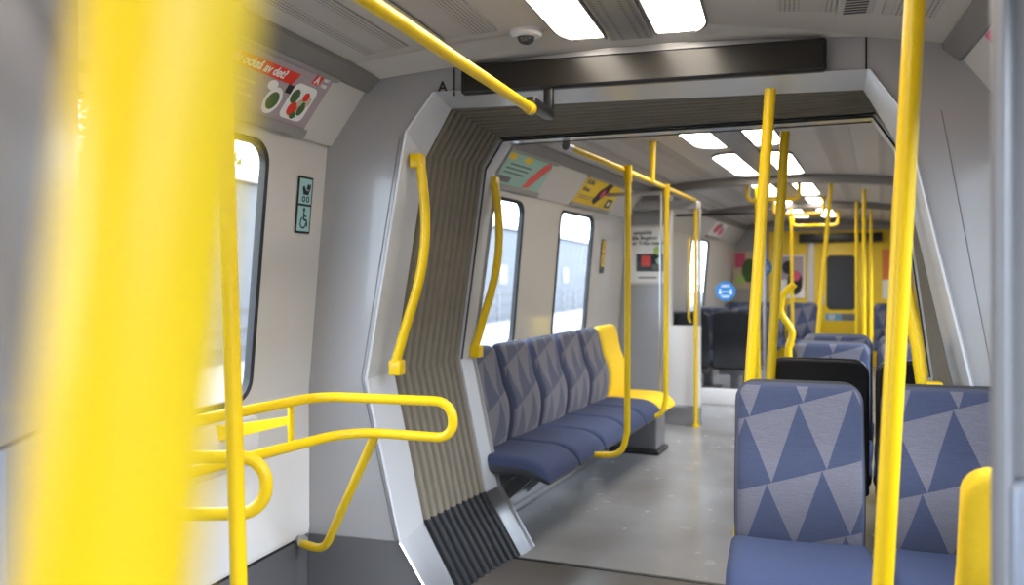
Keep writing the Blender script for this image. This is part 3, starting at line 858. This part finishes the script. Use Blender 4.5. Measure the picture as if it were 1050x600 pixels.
# ------------------------------------------------------------------ screens
t = thing('glass_screen', 'clear glass draught screen at the far end of the side bench', 'glass screen', (-2.3, 7.10, 0), s=2); rr = rel((-2.3, 7.10, 0))
MB().prism([(-2.325, .4), (-2.325, .9), (-2.245, 1.93), (-2.14, 2.06), (-1.672, 2.06), (-1.672, .4)], 'y', 7.095, 7.105).xf(rr).build('pane', SCREEN, t)
MB().box(-1.672, -1.655, 7.088, 7.112, .0, 2.09, .004).xf(rr).build('edge_post', STEEL, t)
MB().box(-2.12, -1.655, 7.085, 7.115, 2.06, 2.09, .004).xf(rr).build('top_rail', STEEL, t)

# transverse partition with the white poster, door panel to its right
pw = MB()
pts = [(C2 - 1.46, 0), (C2 - 1.46, .9), (C2 - 1.37, 1.95), (C2 - 1.19, 2.17), (C2 - 1.1, 2.22), (C2 - .98, ceil_z(.98)), (C2 - .98, 0)]
pw.prism(pts, 'y', 8.22, 8.29); pw.xf(rot2)
tag(pw.build('wall_partition', GREY), kind='structure')
t = thing('door_screen', 'white lower panel with glazed top beside the straight yellow pole', 'screen', (-1.7, 8.25, 0), s=2); rr = rel((-1.7, 8.25, 0))
MB().box(-1.855, -1.555, 8.20, 8.29, .18, .93, .012).xf(rr).build('lower_panel', WHITE, t)
MB().box(-1.86, -1.55, 8.195, 8.295, .0, .18, .01).xf(rr).build('kick_plate', STEEL, t)
MB().box(-1.855, -1.82, 8.20, 8.29, .93, 2.16, .008).xf(rr).build('frame_post', WHITE, t)
MB().box(-1.575, -1.555, 8.22, 8.27, .93, 2.10, .006).xf(rr).build('edge_post', GREY, t)
MB().box(-1.82, -1.575, 8.24, 8.25, .93, 2.14).xf(rr).build('pane', SCREEN, t)
MB().tube([rr(p) for p in ((-1.64, 8.20, .97), (-1.64, 8.13, 1.0), (-1.64, 8.13, 1.72), (-1.64, 8.20, 1.75))], .013, 12, .04).build('handle', YEL, t)
MB().box(-2.30, -1.56, 8.10, 8.215, 2.02, 2.10, .006).xf(rr).build('header', GREY, t)

# glass screen behind the door with a steel base
t = thing('glass_screen', 'glass screen beyond the doors carrying a round blue sticker', 'glass screen', (-1.9, 9.72, 0), s=2); rr = rel((-1.9, 9.72, 0))
MB().prism([(-2.325, .17), (-2.325, .9), (-2.245, 1.93), (-2.13, 2.07), (-1.16, 2.07), (-1.16, .17)], 'y', 9.715, 9.725).xf(rr).build('pane', SCREEN, t)
MB().box(-2.33, -1.14, 9.68, 9.76, 0, .17, .01).xf(rr).build('base', WHITE, t)
MB().box(-2.11, -1.14, 9.705, 9.735, 2.06, 2.09, .004).xf(rr).build('top_rail', RUB, t)
MB().box(-1.165, -1.14, 9.70, 9.74, .17, 2.09, .004).xf(rr).build('edge_post', STEEL, t)
def blue_sticker(x, y, z, r, label):
    t = thing('round_sticker', label, 'sticker', (x, y, z), s=2)
    sh = Sheet((0, 0, 0), (1, 0, 0), (0, 0, 1))
    mb = MB(); sh.disc(mb, 0, 0, r, r, 0, 0, n=32); mb.build('disc', BLUE, t)
    mb = MB()
    for sg in (-1, 1):
        sh.disc(mb, sg * r * .55, r * .12, r * .11, r * .12, .001); sh.rect(mb, sg * r * .55 - r * .13, sg * r * .55 + r * .13, -r * .32, -r * .02, .001, r=r * .06)
    sh.line(mb, (-r * .3, -r * .05), (r * .3, -r * .05), r * .07, .001)
    for sg in (-1, 1): sh.poly(mb, [(sg * r * .38, -r * .05), (sg * r * .24, r * .06), (sg * r * .24, -r * .16)][::(1 if sg < 0 else -1)], .001)
    for k, w in ((.62, .38), (.48, .5)): sh.rect(mb, -r * w, r * w, r * k - r * .04, r * k + r * .04, .001)
    for k, w in ((-.5, .5), (-.64, .36)): sh.rect(mb, -r * w, r * w, r * k - r * .04, r * k + r * .04, .001)
    mb.build('figures', SWHITE, t)
blue_sticker(-1.56, 9.705, 1.235, .105, 'round blue distance sticker on the glass screen beyond the doors')
blue_sticker(-1.80, 14.93, 1.55, .15, 'round blue sticker on the grey end wall beside the posters')

# near right: steel draught screen with rounded post
t = thing('draught_screen', 'tall grey steel draught screen at the right edge, close to the camera', 'screen', (.27, 1.23, 0)); rr = rel((.27, 1.23, 0))
MB().tube([rr((.262, 1.215, 0)), rr((.262, 1.215, 2.27))], .0125, 18).build('edge_post', mat('post_grey', (.22, .22, .24), .35, metal=.3), t)
MB().box(.268, .966, 1.222, 1.245, 1.13, 2.16, .004).xf(rr).build('upper_panel', mat('screen_panel_grey', (.20, .20, .215), .28, coat=.3), t)
MB().box(.268, .966, 1.200, 1.262, .0, 1.13, .012).xf(rr).build('lower_panel', mat('screen_panel_pale', (.25, .28, .35), .32, metal=.3, coat=.3), t)
# near left: pillar beside the door
PILL = mat('pillar_grey', (.26, .27, .31), .3, coat=.4)
t = thing('door_pillar', 'pale grey door pillar at the left edge, behind the thick blurred pole', 'pillar', (-1.2, 1.1, 0)); rr = rel((-1.2, 1.1, 0))
pl = [(-1.105, 1.02), (-1.20, 1.20), (-1.34, 1.42), (-1.42, 1.38), (-1.30, 1.10), (-1.24, .95), (-1.13, .95)]
MB().prism(pl, 'z', 1.13, 2.23).xf(rr).build('upper_panel', PILL, t)
pc = [(x * 1.0 + (.012 if x > -1.25 else -.0), y) for x, y in pl]
MB().prism(pc, 'z', 0, 1.125).xf(rr).build('lower_panel', mat('pillar_pale', (.26, .31, .42), .3, metal=.2, coat=.3), t)

# ------------------------------------------------------------------ more handrails in section 2
def upole(x, y, ztop, zbot, dx, label):
    pole('grab_pole', label, 'pole', [(x, y, zbot), (x + dx, y, ztop)], .02, s=2)
upole(-.605, 8.5, 2.29, 0.0, .19, 'leaning yellow pole left of the end door window, above the third seat row')
upole(-.157, 9.6, 2.29, 0, .0, 'yellow pole right of the end door, nearest of the three standing close together')
upole(-.26, 11.0, 2.29, 0, .0, 'yellow pole right of the end door, second of the three standing close together')
upole(-.12, 12.3, 2.29, 0, .0, 'yellow pole right of the end door, farthest of the three standing close together')
upole(-1.12, 9.0, 2.29, 0, -.02, 'yellow pole behind the two leaning poles, by the far doors')
upole(-1.02, 11.6, 2.29, 0, -.03, 'thin far yellow pole left of the end door window')
def ubar(y, x0, x1, label):
    xm = (x0 + x1) / 2
    t = thing('strap_bar', label, 'handrail', (xm, y, 2.05), s=2); rr = rel((xm, y, 2.05))
    MB().tube([rr(p) for p in ((x0, y, 2.30), (x0, y, 2.115), (x1, y, 2.115), (x1, y, 2.30))], .019, 14, .05).build('tube', YEL, t)
    for x in (x0, x1): MB().tube([rr((x, y, 2.27)), rr((x, y, 2.305))], .032, 14).build('flange', YEL, t)
ubar(8.55, -1.17, -.70, 'yellow U-shaped grab bar under the ceiling just past the grey beam')
ubar(10.6, -1.15, -.6, 'second yellow U-shaped grab bar, above the far seats')
ubar(13.0, -1.15, -.55, 'last yellow U-shaped grab bar before the end display')
# curved grip on the second row
pole('seat_grip', 'curved yellow grip standing on the aisle seat corner', 'handle',
     [(-.50, 5.42, .80), (-.505, 5.42, .97), (-.475, 5.42, 1.06), (-.55, 5.42, 1.17), (-.545, 5.42, 1.27), (-.47, 5.42, 1.345)], .021, s=2, fil=.08)

# ------------------------------------------------------------------ end wall
ew = MB(); A = outer_profile(); ew.prism([(C2 + x, z) for x, z in A], 'y', Y_END - .01, Y_END + .06); ew.xf(rot2)
e = tag(ew.build('wall_front', mat('end_wall_grey', (.38, .38, .39), .5)), kind='structure')
yp = MB(); yp.box(-1.70, .59, 14.965, 14.989, 0, 2.14); yp.xf(rot2); yp.build('yellow_lining', YWALL, e)
sp_ = MB(); sp_.box(-1.10, -.99, 14.93, 14.965, 0, 2.1, .01); sp_.xf(rot2); sp_.build('pilaster', WALLM, e)
d = tag(bpy.data.objects.new('door_1', None), kind='structure'); COL.objects.link(d); d.location = rot2((-.58, 14.95, 0)); d.rotation_euler = (0, 0, -DEL)
MB().box(-.32, .38, -.02, .012, 0.02, 1.98, .008).build('door_leaf', YWALL, d)
mb = MB(); sh = Sheet((0, 0, 0), (1, 0, 0), (0, 0, 1)); sh.poly(mb, rrect(-.225, .21, .87, 1.74, .07), .021, 0, .004); mb.build('window_rubber', RUB, d)
mb = MB(); sh.poly(mb, rrect(-.195, .18, .90, 1.71, .055), .0255, 0, .002); mb.build('pane', mat('dark_cab_glass', (.03, .035, .045), .12, coat=.6), d)
mb = MB(); sh.rect(mb, -.24, .0, .70, .81, .021, 0, .003); mb.build('number_plate', mat('plate_blue', (.15, .38, .60), .5), d)
mb = MB(); sh.rect(mb, .0, .24, .70, .81, .021, 0, .003); mb.build('door_notice', SGREY, d)
sh.text('lettering', '20', -.20, .72, .10, .0245, SWHITE, d)
MB().tube([(-.27, -.03, .95), (-.27, -.03, 1.15)], .012, 10).build('door_handle', STEEL, d)
t = thing('end_display', 'wide black display above the yellow end door', 'display', (-.6, 14.9, 1.95), s=2)
MB().box(-.62, .62, -.06, .06, 0, .14, .01).build('housing', BLACK, t)
def art_poster(name, label, s_, org, u, v, w, h, back, items, frame=None):
    t = thing(name, label, 'poster', org, s=s_)
    sh = Sheet((0, 0, 0), u, v)
    if frame:
        mb = MB(); sh.rect(mb, -frame[0], w + frame[0], -frame[0], h + frame[0], -.004, 0, .0035); mb.build('poster_frame', frame[1], t)
    mb = MB(); sh.rect(mb, 0, w, 0, h, 0); mb.build('sheet', back, t)
    for it in items:
        k = it[0]
        if k == 'text': sh.text('lettering', it[1], it[2], it[3], it[4], .0026, it[5], t, shear=it[6] if len(it) > 6 else 0); continue
        mb = MB()
        if k == 'rect':
            for (a0, a1, b0, b1) in it[1]: sh.rect(mb, a0, a1, b0, b1, it[4] if len(it) > 4 else .001)
        elif k == 'disc':
            for (a0, b0, ra, rb) in it[1]:
                mb = MB(); sh.disc(mb, a0, b0, ra, rb, it[4] if len(it) > 4 else .001); mb.build(it[3], it[2], t)
            continue
        elif k == 'poly':
            for P_ in it[1]: sh.poly(mb, P_, it[4] if len(it) > 4 else .001)
        mb.build(it[3], it[2], t)
    return t
# end wall posters
art_poster('wall_poster', 'colourful green and pink poster on the grey end wall beside the blue sticker', 2, (-2.28, 14.97, 1.20), (1, 0, 0), (0, 0, 1), .52, .62, SBEIGE,
           [('rect', [(.03, .2, .35, .6), (.33, .5, .05, .3)], SPINK, 'print'), ('disc', [(.26, .3, .12, .2)], SGREEN, 'motif', .002), ('disc', [(.12, .15, .07, .08), (.4, .5, .07, .06)], SLIME, 'motif', .002)])
art_poster('wall_poster', 'poster of dark round shapes on the yellow end wall left of the door', 2, (-1.56, 14.94, 1.05), (1, 0, 0), (0, 0, 1), .42, .70, SWHITE,
           [('rect', [(.02, .40, .3, .68)], SLILAC, 'print'), ('disc', [(.27, .25, .12, .2), (.16, .5, .09, .11)], SBLACK, 'motif', .002), ('disc', [(.28, .36, .07, .08)], SPINK, 'motif', .003)])
art_poster('wall_poster', 'orange poster on the yellow end wall right of the door', 2, (.02, 14.94, 1.05), (1, 0, 0), (0, 0, 1), .42, .78, SWHITE,
           [('rect', [(.0, .42, .3, .78)], mat('print_orange', (.75, .22, .06), .6), 'print'), ('disc', [(.2, .18, .08, .1)], SBLACK, 'motif', .002)])
# white poster on the partition
art_poster('wall_poster', 'white poster with a red square and a lime green dot on the grey partition', 2, (-2.22, 8.212, 1.34), (1, 0, 0), (0, 0, 1), .34, .52, SWHITE,
           [('text', 'ompichbi', .03, .455, .05, SBLACK), ('text', 'älla långtbor', .02, .405, .05, SBLACK), ('text', 'or Triba resan!', .02, .355, .05, SBLACK),
            ('rect', [(.06, .32, .10, .27)], SBLACK, 'picture'), ('rect', [(.11, .20, .15, .25)], SRED, 'picture_patch', .002), ('rect', [(.215, .31, .11, .17)], SGREY, 'picture_patch', .002),
            ('disc', [(.27, .30, .042, .042)], SLIME, 'green_dot', .003), ('disc', [(.28, .20, .03, .03)], SMINT, 'picture_patch', .003), ('rect', [(.08, .26, .035, .05)], SGREY, 'small_print')],
           frame=(.02, WALLM))
# cove posters
def cove_sheet(s_, y0, t0=.10):
    c = C1 if s_ == 1 else C2
    a0 = (COVE0[0] - .018, COVE0[1] - .004); a1 = COVE1
    return (c - (a0[0] + (a1[0] - a0[0]) * t0) + .006, y0, a0[1] + (a1[1] - a0[1]) * t0 + .004), (0, 1, 0), (a0[0] - a1[0], 0, a1[1] - a0[1])
LEN = math.hypot(COVE0[0] - .018 - COVE1[0], COVE1[1] - COVE0[1] + .004) * .86
o_, u_, v_ = cove_sheet(1, 1.98)
art_poster('advert_poster', 'lilac food advert with a red banner above the pram space window', 1, o_, u_, v_, 1.14, LEN, SLILAC,
           [('poly', [[(.0, .155), (.90, .155), (.92, .205), (.0, .205)]], SRED, 'red_banner'), ('text', 'Behöver du också av det?', .33, .166, .049, SWHITE, .25),
            ('disc', [(.845, .075, .05, .055), (.80, .13, .03, .02)], SWHITE, 'plate', .001), ('disc', [(.845, .075, .034, .036)], SGREEN, 'salad', .0022),
            ('poly', [rrect(.925, 1.085, .025, .175, .03)], SWHITE, 'dish', .001), ('disc', [(.985, .07, .03, .03), (1.03, .13, .02, .02)], SRED, 'tomato', .0022),
            ('disc', [(.96, .12, .026, .03), (1.04, .08, .022, .03), (1.01, .045, .02, .015)], SGREEN, 'salad_leaf', .0024), ('disc', [(1.06, .115, .014, .02), (1.01, .10, .016, .016)], SBEIGE, 'potato', .0026),
            ('rect', [(.885, .925, .12, .155)], SBLACK, 'small_box', .001),
            ('poly', [[(1.01, .19), (1.06, .19), (1.068, .235), (1.018, .235)]], SRED, 'emblem'), ('text', 'A', 1.022, .195, .045, SWHITE), ('text', 'MAT', 1.075, .215, .02, SWHITE), ('text', 'HEM', 1.075, .19, .02, SWHITE),
            ('rect', [(.30, .70, .11, .118), (.30, .66, .085, .093), (.30, .72, .06, .068), (.30, .55, .035, .043)], SBEIGE, 'small_print')])
o_, u_, v_ = cove_sheet(2, 4.70)
art_poster('advert_poster', 'mint green advert with yellow dots and a red slanting shape, nearest the bellows', 2, o_, u_, v_, 1.0, LEN, SMINT,
           [('poly', [[(0, 0), (.28, 0), (.12, .25), (0, .25)]], SWHITE, 'print'), ('disc', [(.30, .20, .07, .022), (.56, .20, .07, .022), (.12, .12, .05, .03), (.2, .06, .05, .02)], SYEL, 'yellow_dot', .002),
            ('poly', [[(.70, .01), (.80, .02), (.98, .20), (.93, .235), (.84, .20), (.73, .08)]], mat('print_coral', (.80, .12, .10), .6), 'red_shape', .002),
            ('rect', [(.33, .68, .145, .155), (.30, .66, .115, .125), (.30, .62, .085, .095), (.26, .46, .02, .06)], SGREY, 'small_print', .002)])
o_, u_, v_ = cove_sheet(2, 6.46)
art_poster('advert_poster', 'yellow advert with a dark oval picture, beside the ceiling post', 2, o_, u_, v_, .98, LEN, SYEL,
           [('text', 'Ett klick', .05, .18, .055, SGREY), ('text', 'till mer', .05, .115, .055, SGREY), ('rect', [(.05, .4, .07, .078), (.05, .36, .05, .058)], SGREY, 'small_print'),
            ('poly', [[(.40, .05), (.50, .02), (.66, .14), (.70, .22), (.60, .245), (.46, .15)]], SBLACK, 'dark_picture', .002), ('disc', [(.56, .13, .05, .04)], SPINK, 'picture_patch', .003),
            ('rect', [(.78, .93, .02, .10)], SBLACK, 'small_square', .002), ('disc', [(.855, .06, .035, .025)], SWHITE, 'small_mark', .003)])
o_, u_, v_ = cove_sheet(2, 12.2)
art_poster('advert_poster', 'pink and white advert above the far left window, seen through the glass', 2, o_, u_, v_, 1.0, LEN, SWHITE,
           [('disc', [(.35, .13, .18, .08), (.75, .10, .15, .07)], SPINK, 'print', .002), ('disc', [(.5, .18, .1, .04)], SGREY, 'print', .003)])
# right cove advert (pink corner seen at the top right)
c = C1; o_ = (C1 + (COVE0[0] - .018 + (COVE1[0] - COVE0[0] + .018) * .1) - .006, 3.06, COVE0[1] + .022)
art_poster('advert_poster', 'pink advert just showing above the right blue seat, next to the steel screen', 1, o_, (0, -1, 0), (-(COVE0[0] - .018 - COVE1[0]), 0, COVE1[1] - COVE0[1]), .98, LEN, SPINK,
           [('rect', [(.3, .8, .1, .13)], SWHITE, 'print')])
# aluminium strips that hold the adverts
for s_, y0, y1 in ((1, 1.9, 3.14), (2, 4.68, 5.74), (2, 6.44, 7.46), (2, 12.15, 13.25)):
    c = C1 if s_ == 1 else C2
    for tt, w_ in ((.055, .03), (1.0, .012)):
        x = c - (1.357 + (1.195 - 1.357) * tt); z = 1.946 + (2.17 - 1.946) * tt
        mb = MB(); mb.box(-.012, .012, y0, y1, -w_ / 2, w_ / 2, .003)
        mb.xf(lambda p: sec(s_, (x + p[0] + p[2] * .6 + .004, p[1], z + p[2] - (.008 if tt > .5 else 0))))
        mb.build('poster_clip', mat('clip_grey', (.36, .35, .34), .4, metal=.3), wl)

# picture signs on the white pillar by the portal
t = thing('pictogram_sign', 'pale blue sign with black pram and wheelchair symbols on the white pillar', 'sign', (C1 - woff(1.56) + .004, 3.17, 1.565))
sh = Sheet((0, 0, 0), (0, 1, 0), (.0857, 0, 1))
mb = MB(); sh.rect(mb, 0, .115, 0, .235, 0, 0, .003, r=.006); mb.build('backing', SBLACK, t)
mb = MB(); sh.rect(mb, .009, .106, .009, .113, .0032, 0, .0006); mb.build('panel', SCYAN, t)
mb = MB(); sh.rect(mb, .009, .106, .122, .226, .0032, 0, .0006); mb.build('panel', SCYAN, t)
mb = MB(); H_ = .0042
sh.poly(mb, [(.032, .190), (.045, .196), (.060, .178), (.088, .178), (.080, .160), (.042, .160)], H_); sh.line(mb, (.088, .178), (.094, .205), .006, H_)
sh.poly(mb, [(.064, .182), (.092, .182), (.084, .206), (.070, .202)], H_)
for x_ in (.046, .078): sh.ring(mb, x_, .142, .007, .0125, H_)
mb.build('pram_symbol', SBLACK, t)
mb = MB()
sh.disc(mb, .056, .098, .0085, .0085, H_); sh.line(mb, (.056, .088), (.058, .056), .009, H_); sh.line(mb, (.058, .058), (.082, .054), .008, H_)
sh.line(mb, (.080, .056), (.086, .028), .008, H_); sh.line(mb, (.057, .074), (.078, .070), .006, H_); sh.ring(mb, .054, .044, .018, .0245, H_, 0, PI * .6, PI * 2.0)
mb.build('wheelchair_symbol', SBLACK, t)
# yellow sign on the far pillar
t = thing('pictogram_sign', 'narrow yellow sign with two black symbols on the pillar above the bench', 'sign', (C2 - woff(1.45) + .004, 7.44, 1.42), s=2)
mb = MB(); sh.rect(mb, 0, .11, 0, .30, 0, 0, .003); mb.build('backing', SBLACK, t)
mb = MB(); sh.rect(mb, .01, .10, .06, .168, .0032); sh.rect(mb, .01, .10, .182, .29, .0032); mb.build('panel', SYEL, t)
mb = MB()
for z_ in (.065, .19):
    sh.disc(mb, .05, z_ + .075, .012, .012, H_); sh.line(mb, (.05, z_ + .06), (.052, z_ + .03), .02, H_); sh.line(mb, (.05, z_ + .035), (.078, z_ + .02), .012, H_)
mb.build('symbol', SBLACK, t)

# ------------------------------------------------------------------ wall details, pram space: padded ledge under the window
mb = MB()
pr = [(1.464, .86), (1.435, .845), (1.425, .80), (1.43, .72), (1.464, .66)]
mb.strip([[(C1 - a, y, z) for a, z in pr] for y in (.2, 2.55, 2.95)]); mb.xf(lambda p: p)
v = mb.v
tag(mb.build('wall_ledge', WHITE, wl, recalc=False))
mb = MB(); lw = [(1.464, .655), (1.459, .64), (1.459, .30), (1.464, .285)]
mb.strip([[(C1 - a, y, z) for a, z in lw] for y in (-.2, 3.385)]); mb.build('lower_lining', WHITE, wl, recalc=False)

# back wall of the first section
bw = MB(); bw.prism([(C1 + x, z) for x, z in outer_profile()], 'y', Y_BACK - .05, Y_BACK); tag(bw.build('wall_back', GREY), kind='structure')

# ------------------------------------------------------------------ outside
t = mat('ballast', (.12, .115, .11), .9, noise=.3, nscale=3)
g = MB(); g.box(-90, 90, -60, 160, -1.3, -1.2); tag(g.build('ground', t), kind='structure')
FAC = mat('facade_white', (.085, .093, .108), .7, noise=.05, nscale=.4)
def building(x0, x1, y0, y1, h, label, m, winrows, side):
    o = thing('building', label, 'building', ((x0 + x1) / 2, (y0 + y1) / 2, -1.2)); cx, cy = (x0 + x1) / 2, (y0 + y1) / 2
    MB().box(x0 - cx, x1 - cx, y0 - cy, y1 - cy, 0, h + 1.2).build('wall', m, o)
    MB().box(x0 - cx - .2, x1 - cx + .2, y0 - cy - .2, y1 - cy + .2, h + 1.2, h + 1.5).build('roof_edge', mat('roof_metal', (.45, .46, .48), .5), o)
    X = (x1 if side < 0 else x0) - cx
    y = y0 + 3
    while y < y1 - 2:
        for z in winrows:
            f = MB().box(X - .05, X + .05, y - cy, y - cy + 1.5, z + 1.2, z + 2.3).build('window', mat('window_trim', (.16, .165, .175), .5), o)
            MB().box(X - .07, X + .07, y - cy + .12, y - cy + 1.38, z + 1.3, z + 2.2).build('pane', mat('far_glass', (.04, .045, .055), .25), f)
        y += 7.5
building(-26, -15, 6, 84, 4.2, 'long pale office building behind the platform fence', FAC, (1.0,), -1)
building(14, 24, -10, 60, 5.0, 'pale building on the other side of the track', FAC, (1.0,), 1)
# platform fence
t = thing('platform_fence', 'grey slatted fence along the platform outside the left windows', 'fence', (-9.5, 30, -1.2))
for k in range(28):
    MB().box(-.04, .04, -27 + k * 2.4, -26.92 + k * 2.4, 0, 2.1).build('fence_post', STEELD, t)
fm_ = mat('fence_rail', (.055, .058, .065), .6)
rb = MB()
for z in (.5, .85, 1.2, 1.55, 1.9): rb.box(-.03, .03, -27.2, 39, z, z + .13)
rb.build('fence_rails', fm_, t)
pf = MB(); pf.box(-9.4, -4.6, -4, 90, -1.2, -.15); tag(pf.build('platform_paving', mat('paving', (.16, .155, .15), .85, noise=.1, nscale=2)), kind='structure')
# trees
LEAF = mat('leaf_green', (.10, .17, .035), .8, noise=.5, nscale=5)
BARK = mat('bark', (.10, .07, .05), .9)
def tree(x, y, h, label):
    o = thing('tree', label, 'tree', (x, y, -1.2), group=None)
    MB().tube([(0, 0, 0), (.1, 0, h * .35), (0, .1, h * .7)], [.22, .17, .08], 8).build('trunk', BARK, o)
    mb = MB()
    for k in range(700):
        a = random.random() * 2 * PI; r = random.random() ** .5; zz = random.random()
        R_ = h * .30 * math.sin(PI * (.12 + .85 * zz)) ** .6
        c_ = Vector((R_ * r * math.cos(a), R_ * r * math.sin(a), h * (.35 + .68 * zz)))
        d1 = Vector((random.uniform(-1, 1), random.uniform(-1, 1), random.uniform(-1, 1))).normalized() * .28
        d2 = Vector((random.uniform(-1, 1), random.uniform(-1, 1), random.uniform(-1, 1))).normalized() * .22
        mb.add([c_ - d1, c_ + d2, c_ + d1, c_ - d2], [(0, 1, 2, 3)])
    mb.build('crown', LEAF, o, recalc=False)
tree(-33, 38, 12.5, 'bushy green tree rising behind the long pale building, first window')
tree(-33, 45, 11.0, 'smaller green tree behind the long pale building')
tree(-33, 31, 11.5, 'green tree behind the near end of the long pale building')

# ------------------------------------------------------------------ light, world, camera
w = bpy.data.worlds.new('daylight'); S.world = w; w.use_nodes = True
nt = w.node_tree; bg = nt.nodes['Background']; bg.inputs['Color'].default_value = (.74, .86, 1.0, 1); bg.inputs['Strength'].default_value = 4.6
sun = bpy.data.lights.new('sun', 'SUN'); sun.energy = 3.5; sun.angle = math.radians(40); sun.color = (.96, .98, 1)
so = bpy.data.objects.new('sun', sun); COL.objects.link(so); so.rotation_euler = Vector((-.85, .35, -.40)).normalized().to_track_quat('-Z', 'Y').to_euler()

cam = bpy.data.cameras.new('camera'); co = bpy.data.objects.new('camera', cam); COL.objects.link(co)
co.location = (0, 0, CAMZ); co.rotation_euler = (PI / 2, 0, math.radians(17))
cam.sensor_width = 36; cam.lens = 900 / 1050 * 36; cam.shift_y = -15 / 1050
cam.clip_start = .02; cam.clip_end = 400
cam.dof.use_dof = True; cam.dof.focus_distance = 3.0; cam.dof.aperture_fstop = 2.3
S.camera = co
S.view_settings.view_transform = 'Standard'; S.view_settings.look = 'None'; S.view_settings.gamma = 1; S.view_settings.exposure = 1.1
S.view_settings.use_curve_mapping = False
S.cycles.use_denoising = True; S.cycles.max_bounces = 8; S.cycles.diffuse_bounces = 4; S.cycles.transparent_max_bounces = 16
S.cycles.caustics_reflective = False; S.cycles.caustics_refractive = False; S.cycles.sample_clamp_indirect = 6
